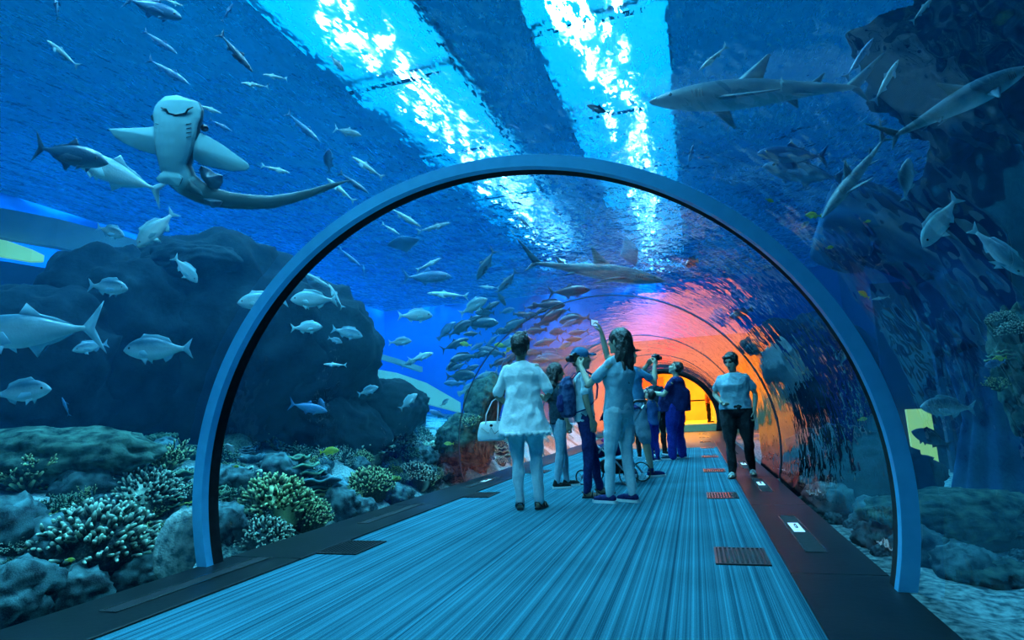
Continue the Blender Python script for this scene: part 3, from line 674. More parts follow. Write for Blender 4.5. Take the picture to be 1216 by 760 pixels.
# leaning pale slab by the foot of the ring
bm = rock_bm((.16, .05, .26), 77, 3, .12)
o = obj('stone_slab', bm, m_sand); o.location = at(213, 646, vault_exit(213, 646) + .25); o.rotation_euler = (0, .3, .5); tag(o, 'pale leaning stone slab just outside the ring foot', 'stone')
def fuse(name, bm, mt, parent, vox=.009, smooth=4, folds=0.0, fscale=(9, 9, 3.5), seed=0, tris=None):
    """weld overlapping forms into one continuous skin"""
    me = bpy.data.meshes.new('tmp'); bmesh.ops.recalc_face_normals(bm, faces=bm.faces[:]); bm.to_mesh(me); bm.free()
    o = bpy.data.objects.new('tmp', me); COL.objects.link(o)
    r = o.modifiers.new('r', 'REMESH'); r.mode = 'VOXEL'; r.voxel_size = vox; r.adaptivity = 0
    if smooth: s = o.modifiers.new('s', 'SMOOTH'); s.factor = .5; s.iterations = smooth
    bpy.context.view_layer.update()
    ev = o.evaluated_get(bpy.context.evaluated_depsgraph_get()); m2 = bpy.data.meshes.new_from_object(ev)
    bpy.data.objects.remove(o); bpy.data.meshes.remove(me); m2.name = name
    if folds:
        off = Vector((seed*1.7, seed*2.9, seed*.6)); ns = [v.normal.copy() for v in m2.vertices]
        for v, nn in zip(m2.vertices, ns):
            p = Vector((v.co.x*fscale[0], v.co.y*fscale[1], v.co.z*fscale[2])) + off
            w = noise.noise(p + Vector((noise.noise(p*.7), 0, v.co.z*4))) ; v.co += nn*folds*(w - .35*abs(noise.noise(p*2.1)))
    m2.materials.clear(); m2.materials.append(mt)
    return link_mesh(name, m2, None, parent)

# ================================================================== fish
def fish_mat(name, back, belly, rough=.35, mid=0.0, spread=.08, metal=0.0, spots=None):
    m = bpy.data.materials.new(name); nt, N, L = nodes(m); b = N['Principled BSDF']; b.inputs['Roughness'].default_value = rough; b.inputs['Metallic'].default_value = metal
    tc = N.new('ShaderNodeTexCoord'); sp = N.new('ShaderNodeSeparateXYZ'); L.new(tc.outputs['Object'], sp.inputs[0])
    nz = N.new('ShaderNodeTexNoise'); nz.inputs['Scale'].default_value = 14; nz.inputs['Detail'].default_value = 4; L.new(tc.outputs['Object'], nz.inputs['Vector'])
    ad = N.new('ShaderNodeMath'); ad.operation = 'MULTIPLY_ADD'; ad.inputs[1].default_value = .06; L.new(nz.outputs['Fac'], ad.inputs[0]); L.new(sp.outputs['Z'], ad.inputs[2])
    mr = N.new('ShaderNodeMapRange'); mr.inputs['From Min'].default_value = mid-spread; mr.inputs['From Max'].default_value = mid+spread+.06; L.new(ad.outputs[0], mr.inputs['Value'])
    x = N.new('ShaderNodeMix'); x.data_type = 'RGBA'; x.inputs[6].default_value = (*belly, 1); x.inputs[7].default_value = (*back, 1)
    L.new(mr.outputs[0], x.inputs[0]); L.new(x.outputs[2], b.inputs['Base Color'])
    vo = N.new('ShaderNodeTexVoronoi'); vo.inputs['Scale'].default_value = 46; L.new(tc.outputs['Object'], vo.inputs['Vector'])
    bp = N.new('ShaderNodeBump'); bp.inputs['Strength'].default_value = .25; bp.inputs['Distance'].default_value = .004; L.new(vo.outputs['Distance'], bp.inputs['Height']); L.new(bp.outputs['Normal'], b.inputs['Normal'])
    return m
FM = {
 'silver': (fish_mat('silver fish skin', (.05, .16, .22), (.7, .9, .92), mid=.02, spread=.05), fish_mat('silver fin', (.25, .5, .6), (.4, .7, .8), .5)),
 'pale': (fish_mat('pale fish skin', (.25, .5, .55), (.9, 1, .98), mid=.05, spread=.05), fish_mat('pale fin', (.5, .8, .85), (.6, .9, .9), .5)),
 'dark': (fish_mat('dark fish skin', (.01, .05, .1), (.04, .16, .26), mid=0), fish_mat('dark fin', (.01, .05, .09), (.02, .08, .14), .5)),
 'blue': (fish_mat('blue fish skin', (.02, .12, .28), (.15, .45, .7), mid=0), fish_mat('blue fin', (.02, .14, .3), (.06, .25, .45), .5)),
 'yellow': (fish_mat('yellow fish skin', (.45, .5, .04), (.85, .9, .15), mid=0), fish_mat('yellow fin', (.9, .85, .05), (.9, .85, .05), .5)),
 'grey': (fish_mat('grey shark skin', (.03, .1, .15), (.45, .7, .75), rough=.5, mid=-.015, spread=.02), fish_mat('grey shark fin', (.03, .11, .16), (.05, .14, .2), .5)),
}
m_eye = mat('fish eye', (.003, .004, .006), None, 5, .15)
m_eyer = mat('fish eye ring', (.6, .7, .5), None, 5, .3)
PROF = {  # t along body from nose, top, bottom, half thickness
 'bream': [(0, .012, .012, .01), (.03, .05, .04, .03), (.1, .115, .085, .055), (.2, .165, .125, .075), (.33, .19, .15, .08), (.48, .175, .15, .07), (.62, .125, .115, .05), (.74, .065, .065, .03), (.83, .036, .036, .016), (.88, .036, .036, .01)],
 'trevally': [(0, .01, .01, .01), (.04, .05, .035, .03), (.13, .095, .075, .055), (.28, .125, .11, .07), (.42, .125, .12, .07), (.58, .095, .095, .052), (.72, .05, .052, .03), (.82, .02, .02, .014), (.88, .018, .018, .012)],
 'mackerel': [(0, .006, .006, .006), (.05, .026, .022, .022), (.16, .05, .045, .042), (.32, .066, .06, .052), (.5, .06, .058, .046), (.68, .038, .04, .03), (.82, .015, .015, .012), (.88, .013, .013, .01)],
 'grouper': [(0, .02, .02, .02), (.05, .06, .06, .05), (.15, .12, .11, .08), (.3, .155, .14, .095), (.5, .14, .125, .08), (.66, .095, .085, .05), (.78, .06, .06, .03), (.86, .058, .058, .015)],
}
FINS = {
 'bream': dict(tail=[(.86, .03), (.93, .09), (1.0, .15), (.96, .04), (.945, 0), (.96, -.04), (1.0, -.15), (.93, -.09), (.86, -.03)],
    dorsal=[(.22, .15), (.3, .235), (.38, .22), (.5, .215), (.66, .16), (.72, .06), (.5, .13)], anal=[(.55, -.1), (.6, -.19), (.68, -.14), (.74, -.05)], pelvic=[(.27, -.12), (.36, -.22), (.38, -.13)]),
 'trevally': dict(tail=[(.86, .015), (.93, .09), (1.02, .19), (.96, .05), (.93, 0), (.96, -.05), (1.02, -.19), (.93, -.09), (.86, -.015)],
    dorsal=[(.4, .11), (.47, .2), (.5, .135), (.66, .09), (.8, .03), (.6, .07)], anal=[(.46, -.1), (.53, -.19), (.56, -.125), (.7, -.08), (.8, -.03), (.6, -.06)], pelvic=[(.25, -.09), (.33, -.16), (.34, -.1)]),
 'mackerel': dict(tail=[(.86, .01), (.94, .07), (1.0, .11), (.96, .03), (.94, 0), (.96, -.03), (1.0, -.11), (.94, -.07), (.86, -.01)],
    dorsal=[(.32, .055), (.38, .115), (.48, .06)], anal=[(.58, -.045), (.63, -.1), (.72, -.035)], pelvic=[(.25, -.05), (.31, -.09), (.32, -.05)]),
 'grouper': dict(tail=[(.84, .05), (.92, .1), (.99, .11), (1.0, 0), (.99, -.11), (.92, -.1), (.84, -.05)],
    dorsal=[(.2, .12), (.28, .21), (.5, .2), (.68, .17), (.76, .06), (.5, .1)], anal=[(.55, -.1), (.62, -.19), (.72, -.12), (.76, -.05)], pelvic=[(.27, -.12), (.35, -.22), (.38, -.12)]),
}
def plate(bm, pts, th, M=None):
    """thin solid fin: pts in the x-z plane, lens-shaped in thickness"""
    P = [Vector((.5 - x, 0, z)) for x, z in pts]; c = sum(P, Vector())/len(P)
    a = [bm.verts.new(p + (c-p)*.06 + Vector((0, th*.5, 0))) for p in P]; b = [bm.verts.new(p + (c-p)*.06 - Vector((0, th*.5, 0))) for p in P]; e = [bm.verts.new(p) for p in P]
    ca = bm.verts.new(c + Vector((0, th, 0))); cb = bm.verts.new(c - Vector((0, th, 0))); n = len(P)
    for i in range(n):
        j = (i+1) % n
        bm.faces.new((a[i], a[j], ca)); bm.faces.new((b[j], b[i], cb)); bm.faces.new((e[i], e[j], a[j], a[i])); bm.faces.new((b[i], b[j], e[j], e[i]))
    if M is not None:
        for v in a+b+e+[ca, cb]: v.co = M @ v.co
def to_me(name, bm):
    bmesh.ops.recalc_face_normals(bm, faces=bm.faces[:])
    me = bpy.data.meshes.new(name); bm.to_mesh(me); bm.free()
    for p in me.polygons: p.use_smooth = True
    return me
def sculpt_fish(kind):
    parts = {}; bm = bmesh.new(); n = 16; rg = []
    pr = PROF[kind]
    def lerp(t):
        for a, b in zip(pr, pr[1:]):
            if a[0] <= t <= b[0]:
                f = (t-a[0])/(b[0]-a[0]); return [a[k]+(b[k]-a[k])*f for k in (1, 2, 3)]
        return pr[-1][1:]
    for i in range(29):
        t = .88*(i/28)**1.25; tp, bt, th = lerp(t)
        rg.append([Vector((.5-t, math.cos(a)*th, math.sin(a)*(tp if math.sin(a) > 0 else bt))) for a in [2*PI*k/n for k in range(n)]])
    loft(bm, rg); parts['fish_body'] = to_me('fish_body', bm)
    for nm, part in (('tail', 'tail_fin'), ('dorsal', 'dorsal_fin'), ('anal', 'anal_fin')):
        bm = bmesh.new(); plate(bm, FINS[kind][nm], .006); parts[part] = to_me(part, bm)
    bm = bmesh.new()
    for s in (1, -1): plate(bm, FINS[kind]['pelvic'], .005, Matrix.Translation((0, s*.02, 0)) @ Matrix.Rotation(s*.3, 4, 'X'))
    parts['pelvic_fin'] = to_me('pelvic_fin', bm)
    th = lerp(.27)[2]; L = .2 if kind != 'trevally' else .26
    for s in (1, -1):
        bm = bmesh.new(); plate(bm, [(0, .02), (L*.6, .03), (L, -.05), (L*.55, -.06), (0, -.025)], .004, Matrix.Translation((.23, s*(th-.004), -.03)) @ Matrix.Rotation(-s*.45, 4, 'Z') @ Matrix.Translation((-.5, 0, 0)))
        parts['pectoral_fin' + ('' if s > 0 else '#')] = to_me('pectoral_fin', bm)
    tp, bt, th = lerp(.115); er = .021 if kind != 'mackerel' else .013
    for s in (1, -1):
        bm = bmesh.new(); ball(bm, (.5-.115, s*th*.86, tp*.28), (er, er*.45, er), seg=10); parts['eye' + ('' if s > 0 else '#')] = to_me('eye', bm)
    return parts
FISH = {}
def frame_for(px, py, depth, ang, turn=0.0, upmode=0):
    """orientation: nose along ang in the picture plane, turned towards the viewer by turn"""
    a = R_(ang); f = (RIGHT*math.cos(a) + UP*math.sin(a)).normalized(); f = (f*math.cos(R_(turn)) - FWD*math.sin(R_(turn))).normalized()
    if upmode == 0:
        up = UP if abs(math.cos(a)) > .35 else (RIGHT if math.sin(a) < 0 else -RIGHT)
    elif upmode == 1: up = -FWD            # back towards the viewer
    else: up = FWD                          # belly towards the viewer
    if upmode == 3: up = -UP
    up = (up - f*up.dot(f)).normalized(); y = up.cross(f)
    return Matrix(((f.x, y.x, up.x, 0), (f.y, y.y, up.y, 0), (f.z, y.z, up.z, 0), (0, 0, 0, 1)))
def put_fish(kind, col, px, py, lpx, ang, label, clear=.7, turn=0, up=0, group=None, simple=False, cat='fish'):
    key = (kind, col)
    if key not in FISH:
        base = FISH.get(('raw', kind)) or sculpt_fish(kind); FISH[('raw', kind)] = base; d = {}
        for k, me in base.items():
            m = me.copy(); m.materials.append(m_eye if k.startswith('eye') else FM[col][0 if k == 'fish_body' else 1]); d[k] = m
        FISH[key] = d
    depth = vault_exit(px, py)*1.0 + clear
    s = lpx*depth/FPX/max(.35, math.cos(R_(turn)))
    M = Matrix.Translation(at(px, py, depth)) @ frame_for(px, py, depth, ang, turn, up) @ Matrix.Diagonal((s, s, s, 1))
    root = bpy.data.objects.new({'bream': 'silver_bream', 'trevally': 'trevally', 'mackerel': 'slender_fish', 'grouper': 'grouper'}[kind], None); COL.objects.link(root); root.empty_display_size = .1
    root.matrix_world = M; tag(root, label, cat, group)
    for k, me in FISH[key].items():
        if simple and k.startswith(('eye', 'pelvic', 'pectoral')): continue
        o = bpy.data.objects.new(k.replace('#', ''), me); COL.objects.link(o); o.parent = root
    return root
B_, T_, M_, G_ = 'bream', 'trevally', 'mackerel', 'grouper'
SWIM = [
 (B_, 'silver', 128, 341, 54, -6, 'silver bream swimming before the black face of the boulder under its cap', 2.0, 10),
 (B_, 'pale', 186, 272, 58, 232, 'pale fish diving above the notch between the boulders', 1.4, 15),
 (B_, 'silver', 131, 275, 40, -18, 'small dim bream above the flat-topped boulder', 2.2, 10),
 (T_, 'silver', 38, 393, 168, 183, 'big silver trevally cut by the picture edge, forked tail inward', 1.4, 0),
 (B_, 'silver', 188, 415, 82, 182, 'long silver bream with a dark shoulder spot, before the massive boulder', 1.6, 0),
 (B_, 'silver', 24, 466, 74, 6, 'dim bream low at the picture edge under the big trevally', 1.3, 0),
 (B_, 'pale', 220, 320, 42, -48, 'pale fish diving in front of the rounded rock cap', 2.0, 0),
 (B_, 'pale', 312, 358, 60, 184, 'pale bream half hidden behind the steel ring', 1.8, 0),
 (B_, 'silver', 108, 412, 22, 200, 'tiny fish seen head on below the trevally tail', 2.4, 55),
 (M_, 'blue', 78, 483, 24, 95, 'faint little fish upright over the weedy slab', 2.0, 20),
 (T_, 'dark', 84, 184, 104, -14, 'dark-backed fish above its pale companion, beside the shark-like ray', 1.5, 10),
 (T_, 'pale', 138, 206, 112, 158, 'pale-bellied fish overlapping the dark-backed one beside the ray', 1.7, 10),
 (M_, 'silver', 75, 64, 50, 140, 'slender silver fish alone in the dark upper corner', 1.5, 0),
 (T_, 'blue', 182, 10, 72, -20, 'blue trevally crossing the top edge of the picture', 1.3, 0),
 (M_, 'blue', 67, 8, 34, 98, 'tail end of a fish dropping from the top corner', 1.5, 0),
 (M_, 'dark', 280, 62, 62, -50, 'dark slender fish diving beside the bright lamp ripples', 1.6, 0),
 (M_, 'pale', 303, 101, 34, 172, 'glinting slender fish, lower of two beside the lamp ripples', 1.8, 0),
 (M_, 'pale', 327, 91, 30, 170, 'glinting slender fish, upper of two beside the lamp ripples', 1.9, 0),
 (M_, 'pale', 247, 129, 34, -20, 'pale fish passing just behind the head of the shark-like ray', 2.6, 0),
 (M_, 'blue', 262, 149, 32, -28, 'faint fish above the wing of the shark-like ray', 3.0, 0),
 (M_, 'blue', 360, 151, 54, -42, 'dim blue slender fish diving above the tail of the ray', 2.6, 0),
 (T_, 'silver', 413, 157, 34, -15, 'silver fish under the bright ripples, well above the ring', 2.0, 0),
 (M_, 'pale', 327, 201, 36, -15, 'thin pale fish just above the tail of the ray', 2.0, 0),
 (B_, 'blue', 391, 192, 26, 80, 'blue fish standing on its tail above the tail tip of the ray', 2.4, 30),
 (M_, 'pale', 405, 226, 44, 140, 'thin pale fish touching the outside of the ring top', 2.0, 0),
 (M_, 'pale', 437, 199, 46, 146, 'bright sliver of a fish just outside the ring', 2.0, 0),
 (M_, 'dark', 420, 217, 44, -35, 'dark slender fish between two bright slivers outside the ring', 2.6, 0),
 (M_, 'pale', 205, 3, 26, -20, 'small glinting fish at the top edge beside the blue trevally', 1.8, 0),
 (M_, 'blue', 270, 15, 26, 60, 'small blue fish near the top edge by the lamp ripples', 2.2, 0),
 (M_, 'blue', 190, 50, 50, -35, 'faint slender fish drifting above the head of the ray', 3.2, 0),
 (M_, 'blue', 200, 85, 60, -32, 'faint long fish between the upper corner and the ray', 3.6, 0),
 (T_, 'silver', 400, 75, 26, -50, 'little silver fish against the bright ripples near the top', 2.0, 0),
 (M_, 'silver', 372, 330, 46, -30, 'yellowish slender fish just inside the ring above a pale bream', 1.6, 0),
 (B_, 'pale', 373, 356, 56, 180, 'bright bream with dark cheek just inside the ring', 1.5, 0),
 (M_, 'pale', 399, 352, 34, 120, 'narrow fish crossing the tail of the bright bream', 2.0, 0),
 (B_, 'pale', 364, 389, 38, 2, 'smaller bright bream under the one with the dark cheek', 2.0, 0),
 (B_, 'silver', 412, 395, 38, -14, 'silver bream at the edge of the boulder inside the ring', 2.2, 0),
 (B_, 'silver', 398, 404, 18, -20, 'tiny bream tucked below the silver one at the boulder edge', 2.4, 0),
 (M_, 'pale', 398, 433, 28, 178, 'pale slender fish at the lower edge of the boulder', 2.0, 0),
 (T_, 'blue', 366, 484, 46, -12, 'blue-lit fish low over the slanting rock slab', 2.0, 0),
 (B_, 'blue', 383, 482, 20, 100, 'upright little fish beside the blue-lit one over the slab', 2.2, 20),
 (B_, 'pale', 493, 375, 42, 0, 'bright round bream alone in open water', 1.6, 0),
 (B_, 'silver', 475, 406, 28, 4, 'small bream below the bright round one', 2.0, 0),
 (B_, 'silver', 437, 464, 26, 20, 'little bream over the low rounded boulder', 2.0, 0),
 (B_, 'pale', 485, 477, 28, 42, 'black and white fish tilted nose up over the reef', 1.8, 0),
 (T_, 'pale', 500, 424, 30, 18, 'pale fish, upper of a pair over the green wall band', 1.9, 0),
 (T_, 'silver', 487, 430, 24, 25, 'dimmer fish, lower of a pair over the green wall band', 2.1, 0),
 (T_, 'blue', 507, 329, 58, 0, 'blue trevally swimming level below two glinting fish', 2.0, 0),
 (M_, 'pale', 509, 314, 34, 26, 'glinting fish climbing over the blue trevally', 2.0, 0),
 (M_, 'silver', 515, 270, 42, 15, 'silver-edged fish under the bright sliver inside the ring top', 1.9, 0),
 (M_, 'pale', 481, 258, 44, -32, 'bright sliver of a fish inside the ring top', 1.9, 0),
 (M_, 'pale', 464, 272, 26, -32, 'smaller bright sliver below the one inside the ring top', 2.1, 0),
 (M_, 'pale', 532, 350, 50, 176, 'pale streak of a fish in mid water above the bream', 2.6, 0),
 (M_, 'pale', 581, 341, 24, 176, 'short pale fish between two dark diving ones', 2.4, 0),
 (T_, 'dark', 577, 314, 42, 240, 'dark fish diving nose down in open water, largest of three', 1.8, 0),
 (T_, 'dark', 603, 334, 34, 230, 'dark fish diving nose down next to the largest one', 1.9, 0),
 (T_, 'dark', 595, 354, 22, -60, 'smallest dark diving fish, nose towards the shoal', 1.9, 0),
 (G_, 'blue', 530, 393, 30, 45, 'blue-backed grouper climbing beside the shoal', 2.0, 0),
 (M_, 'blue', 432, 322, 18, 95, 'greenish upright little fish inside the ring', 2.6, 0),
 (M_, 'blue', 415, 305, 34, -40, 'faint blue slender fish inside the ring near its edge', 2.8, 0),
 (M_, 'silver', 620, 262, 26, -40, 'silver fish alone in dark water under the ring top', 2.6, 0),
 (M_, 'pale', 608, 275, 12, -50, 'tiny pale fish below the silver one under the ring top', 3, 0),
 (G_, 'blue', 540, 455, 26, 180, 'blue fish low beside the pale light shaft', 2.0, 0),
 (T_, 'blue', 521, 492, 26, 160, 'blue fish hovering above the crest of the reef', 2.0, 0),
 (G_, 'dark', 575, 451, 24, 180, 'dark fish over the craggy rock tower', 2.0, 0),
 (B_, 'yellow', 391, 536, 24, 6, 'yellow fish above the corals in the middle of the bank', .5, 0),
 (B_, 'yellow', 533, 527, 12, 180, 'small yellow fish by the reef crest near the handbag', .5, 0),
 (B_, 'pale', 274, 533, 16, 90, 'pale blue fish before the smooth brain coral', .35, 50),
 (B_, 'yellow', 280, 554, 8, 0, 'tiny yellow fish under the smooth brain coral', .35, 0),
 (B_, 'yellow', 83, 665, 13, 5, 'small yellow fish among the plate corals outside the ring', .4, 0),
 (B_, 'silver', 528, 478, 14, 40, 'tiny silver fish above the far reef', 2.0, 0),
 # between the ring and the shoal
 (T_, 'dark', 676, 346, 50, 4, 'slender dark fish below the grey shark', 1.6, 0),
 (G_, 'dark', 570, 384, 44, 2, 'dark high-finned fish leading the shoal', 1.5, 0),
 (B_, 'yellow', 553, 409, 15, 170, 'olive yellow fish, lower of two at the front of the shoal', 1.5, 0),
 (B_, 'yellow', 594, 410, 15, 178, 'olive yellow fish in the middle of the shoal', 1.5, 0),
 (B_, 'yellow', 604, 415, 14, 45, 'olive yellow fish above the dark hair of the woman in white', 1.3, 0),
 # other side of the vault
 (G_, 'dark', 822, 312, 24, 200, 'round dark fish alone near the top of the vault', 1.4, 45),
 (T_, 'dark', 711, 130, 30, 162, 'dark fish silhouetted on the lamp ripples above the ring', 1.6, 0),
 (M_, 'pale', 847, 69, 46, 222, 'bright silver fish diving in clear water near the top', 1.4, 0),
 (M_, 'pale', 928, 100, 18, 88, 'small upright fish in front of the long pale shark', 1.6, 0),
 (M_, 'blue', 820, 185, 30, 75, 'thin blue fish upright between ring top and ripples', 2, 0),
 (T_, 'blue', 941, 184, 84, 178, 'long pale blue fish below the long pale shark', 2.0, 0),
 (T_, 'blue', 955, 205, 100, 172, 'dim blue fish under the long pale blue one', 2.4, 0),
 (B_, 'silver', 1077, 214, 50, 92, 'pale fish hanging head up before the shadowy cliff', 1.6, 10),
 (B_, 'pale', 1117, 263, 74, 236, 'large pale bream diving before the shadowy cliff', 1.4, 0),
 (B_, 'silver', 1185, 298, 72, -62, 'fish with spread fins diving near the frame edge', 1.2, 30, 1),
 (B_, 'blue', 1182, 432, 26, 192, 'blue fish with a yellow back beside the edge pinnacle', 1.0, 0),
 (B_, 'yellow', 1187, 426, 18, 190, 'yellow-backed fish touching the blue one by the pinnacle', 1.2, 0),
 (B_, 'silver', 1126, 484, 66, 179, 'silver bream swimming above the yellow doorway', 1.2, 0),
 (B_, 'dark', 1106, 521, 50, 160, 'dark bream crossing the yellow doorway', 1.3, 0),
 (B_, 'yellow', 914, 238, 11, -20, 'tiny yellow fish above the ring shoulder, topmost', 1.2, 0),
 (B_, 'yellow', 966, 256, 20, 178, 'yellow-tailed pale fish over the ring shoulder', 1.2, 0),
 (B_, 'yellow', 985, 294, 10, 10, 'tiny yellow fish low over the ring shoulder', 1.3, 0),
 (B_, 'yellow', 1030, 263, 9, 10, 'tiny yellow fish near the start of the fluted blue reflection', 1.2, 0),
 (B_, 'yellow', 1026, 350, 16, 150, 'yellow-tailed fish before the fluted blue reflection', 1.2, 0),
 (M_, 'pale', 1046, 354, 22, 190, 'white slip of a fish beside the yellow-tailed one', 1.2, 0),
 (B_, 'silver', 1001, 424, 24, 95, 'pale round-eyed fish just inside the ring over the crag', 1.1, 30),
 (B_, 'silver', 955, 268, 16, 40, 'little silver fish beside the ring shoulder', 1.2, 0),
 (B_, 'yellow', 1024, 498, 12, 10, 'yellowish fish among the dark rocks inside the ring', 1.2, 0),
 (M_, 'silver', 1052, 97, 60, 60, 'silvery slender fish climbing along the overhanging cliff', 1.6, 0),
 (M_, 'silver', 1095, 12, 40, 50, 'silvery slender fish at the very top by the cliff', 1.6, 0),
 (M_, 'blue', 1020, 70, 60, 55, 'dim slender fish climbing beside the overhanging cliff', 1.9, 0),
 (G_, 'dark', 880, 372, 30, 200, 'dark fish at the edge of the orange reflections', 1.2, 0),
]
for r_ in SWIM:
    k, c, px, py, l, a, lb, cl, tn = r_[:9]
    put_fish(k, c, px, py, l, a, lb, cl, tn, r_[9] if len(r_) > 9 else 0)
# the dense shoal over the woman in white
random.seed(11)
spots = [(560, 366), (585, 362), (600, 372), (548, 392), (562, 398), (590, 392), (612, 388), (632, 378), (645, 368), (655, 380), (640, 392), (628, 402), (612, 402), (585, 404), (566, 410), (550, 424), (572, 424), (590, 430), (604, 436), (560, 438), (578, 442), (548, 446),
         (598, 448), (634, 418), (648, 408), (662, 396), (668, 372), (652, 360), (672, 386), (640, 430), (655, 424), (668, 410), (630, 362), (538, 412), (545, 434), (536, 430), (585, 418), (620, 372), (650, 440), (605, 424), (560, 380), (575, 374), (685, 380), (690, 396), (680, 404), (556, 460), (570, 466), (586, 462)]
for i, (px, py) in enumerate(spots):
    k = random.choice((G_, T_, T_, B_)); c = random.choice(('dark', 'dark', 'dark', 'dark', 'dark', 'blue', 'silver'))
    ang = random.choice((0, 180, 10, 190, 20, 200, 215, 30)) + random.uniform(-12, 12); away = math.cos(R_(ang)) < 0
    lb = ('small ' if i % 3 else 'larger ') + {'dark': 'dark', 'blue': 'blue', 'silver': 'silvery'}[c] + {G_: ' blunt-tailed', T_: ' fork-tailed', B_: ' deep-bodied'}[k] + ' fish in the ' + ('upper' if py < 385 else 'middle' if py < 420 else 'lower') + ' shoal heading ' + ('for open water' if away else 'for the orange light')
    put_fish(k, c, px + random.uniform(-3, 3), py + random.uniform(-3, 3), random.uniform(19, 27) if i % 3 else random.uniform(31, 40), ang, lb, random.uniform(.8, 2.4), random.uniform(-20, 25), 0, 'fish of the dense shoal')

# ------------------------------------------------------------------ sharks
def blade(bm, root_a, root_b, tip, th=.012, sweep=0.0):
    """swept triangular fin with an aerofoil section; root_a front, root_b rear"""
    A, B2, T = Vector(root_a), Vector(root_b), Vector(tip); ch = B2 - A
    nrm = (T - A).cross(ch).normalized(); rg = []
    for i in range(7):
        f = i/6; c0 = A.lerp(T, f) ; c1 = B2.lerp(T + ch*.12, f**.85); w = c1 - c0; t = th*(1-f*.8)
        rg.append([c0, c0 + w*.3 + nrm*t, c0 + w*.7 + nrm*t*.6, c1, c0 + w*.7 - nrm*t*.6, c0 + w*.3 - nrm*t])
    loft(bm, rg)
def shark(px, py, lpx, ang, label, clear, turn=0, up=0, girth=1.0, bend=.05, colr='grey', name='shark'):
    depth = vault_exit(px, py) + clear; s = lpx*depth/FPX/max(.35, math.cos(R_(turn)))
    root = bpy.data.objects.new(name, None); COL.objects.link(root)
    root.matrix_world = Matrix.Translation(at(px, py, depth)) @ frame_for(px, py, depth, ang, turn, up) @ Matrix.Diagonal((s, s, s, 1)); tag(root, label, 'shark')
    mb_, mf = FM[colr]
    def by(t): return bend*math.sin((t-.2)*4.2)*max(0, t-.2)
    pr = [(0, .006, .01), (.04, .022, .03), (.1, .042, .05), (.2, .062, .066), (.32, .075, .072), (.45, .07, .066), (.6, .048, .045), (.74, .028, .026), (.85, .017, .014), (.92, .012, .008)]
    bm = bmesh.new(); rg = []
    for t, h, w in pr: rg.append([Vector((.5-t, by(t) + math.cos(a)*w*girth, math.sin(a)*h*girth*(1 if math.sin(a) > 0 else .85))) for a in [2*PI*k/18 for k in range(18)]])
    loft(bm, rg); bmesh.ops.recalc_face_normals(bm, faces=bm.faces[:]); b = obj('shark_body', bm, mb_, root); b.modifiers.new('s', 'SUBSURF').levels = 1; b.modifiers['s'].render_levels = 1
    def part(nm, fn, m=mf):
        bm = bmesh.new(); fn(bm); bmesh.ops.recalc_face_normals(bm, faces=bm.faces[:]); return obj(nm, bm, m, root)
    part('dorsal_fin', lambda bm: blade(bm, (.12, by(.38), .06*girth), (.0, by(.5), .055*girth), (-.03, by(.5), .17)))
    part('dorsal_fin', lambda bm: blade(bm, (-.2, by(.7), .028), (-.25, by(.75), .024), (-.27, by(.76), .07), .006))
    for sd in (1, -1): part('pectoral_fin', lambda bm: blade(bm, (.24, sd*.05*girth, -.02), (.13, sd*.055*girth, -.025), (.04, sd*.24, -.07)))
    for sd in (1, -1): part('pelvic_fin', lambda bm: blade(bm, (-.1, by(.6)+sd*.03, -.025), (-.16, by(.66)+sd*.028, -.025), (-.18, by(.68)+sd*.08, -.05), .006))
    part('tail_fin', lambda bm: (blade(bm, (-.36, by(.86), .01), (-.43, by(.92), 0), (-.55, by(1.0), .15), .008), blade(bm, (-.38, by(.88), -.005), (-.43, by(.92), 0), (-.47, by(.95), -.07), .007)))
    for sd in (1, -1): part('eye', lambda bm: ball(bm, (.5-.085, sd*.041*girth, .012), .007), m_eye)
    part('gill_slits', lambda bm: [tube(bm, [(.5-.17-k*.014, sd*(.0665+.001*k)*girth*.97, .02), (.5-.175-k*.014, sd*(.068+.001*k)*girth*.985, -.015)], .0016, 5) for k in range(4) for sd in (1, -1)], m_eye)
    return root
shark(705, 322, 172, -8, 'grey shark gliding over the shoal towards the orange light', 1.6, 0, 0, .9)
shark(905, 112, 270, 184, 'long pale shark seen faintly through blue water near the top', 3.0, 0, 0, 1.0, .04)
shark(1136, 124, 196, 27, 'large shiny-backed shark rising along the overhanging cliff', 1.3, 0, 0, 1.15, .06)
shark(1016, 208, 130, 232, 'long shark diving away just below the large shiny-backed one', 1.9, 0, 0, .9, .05)
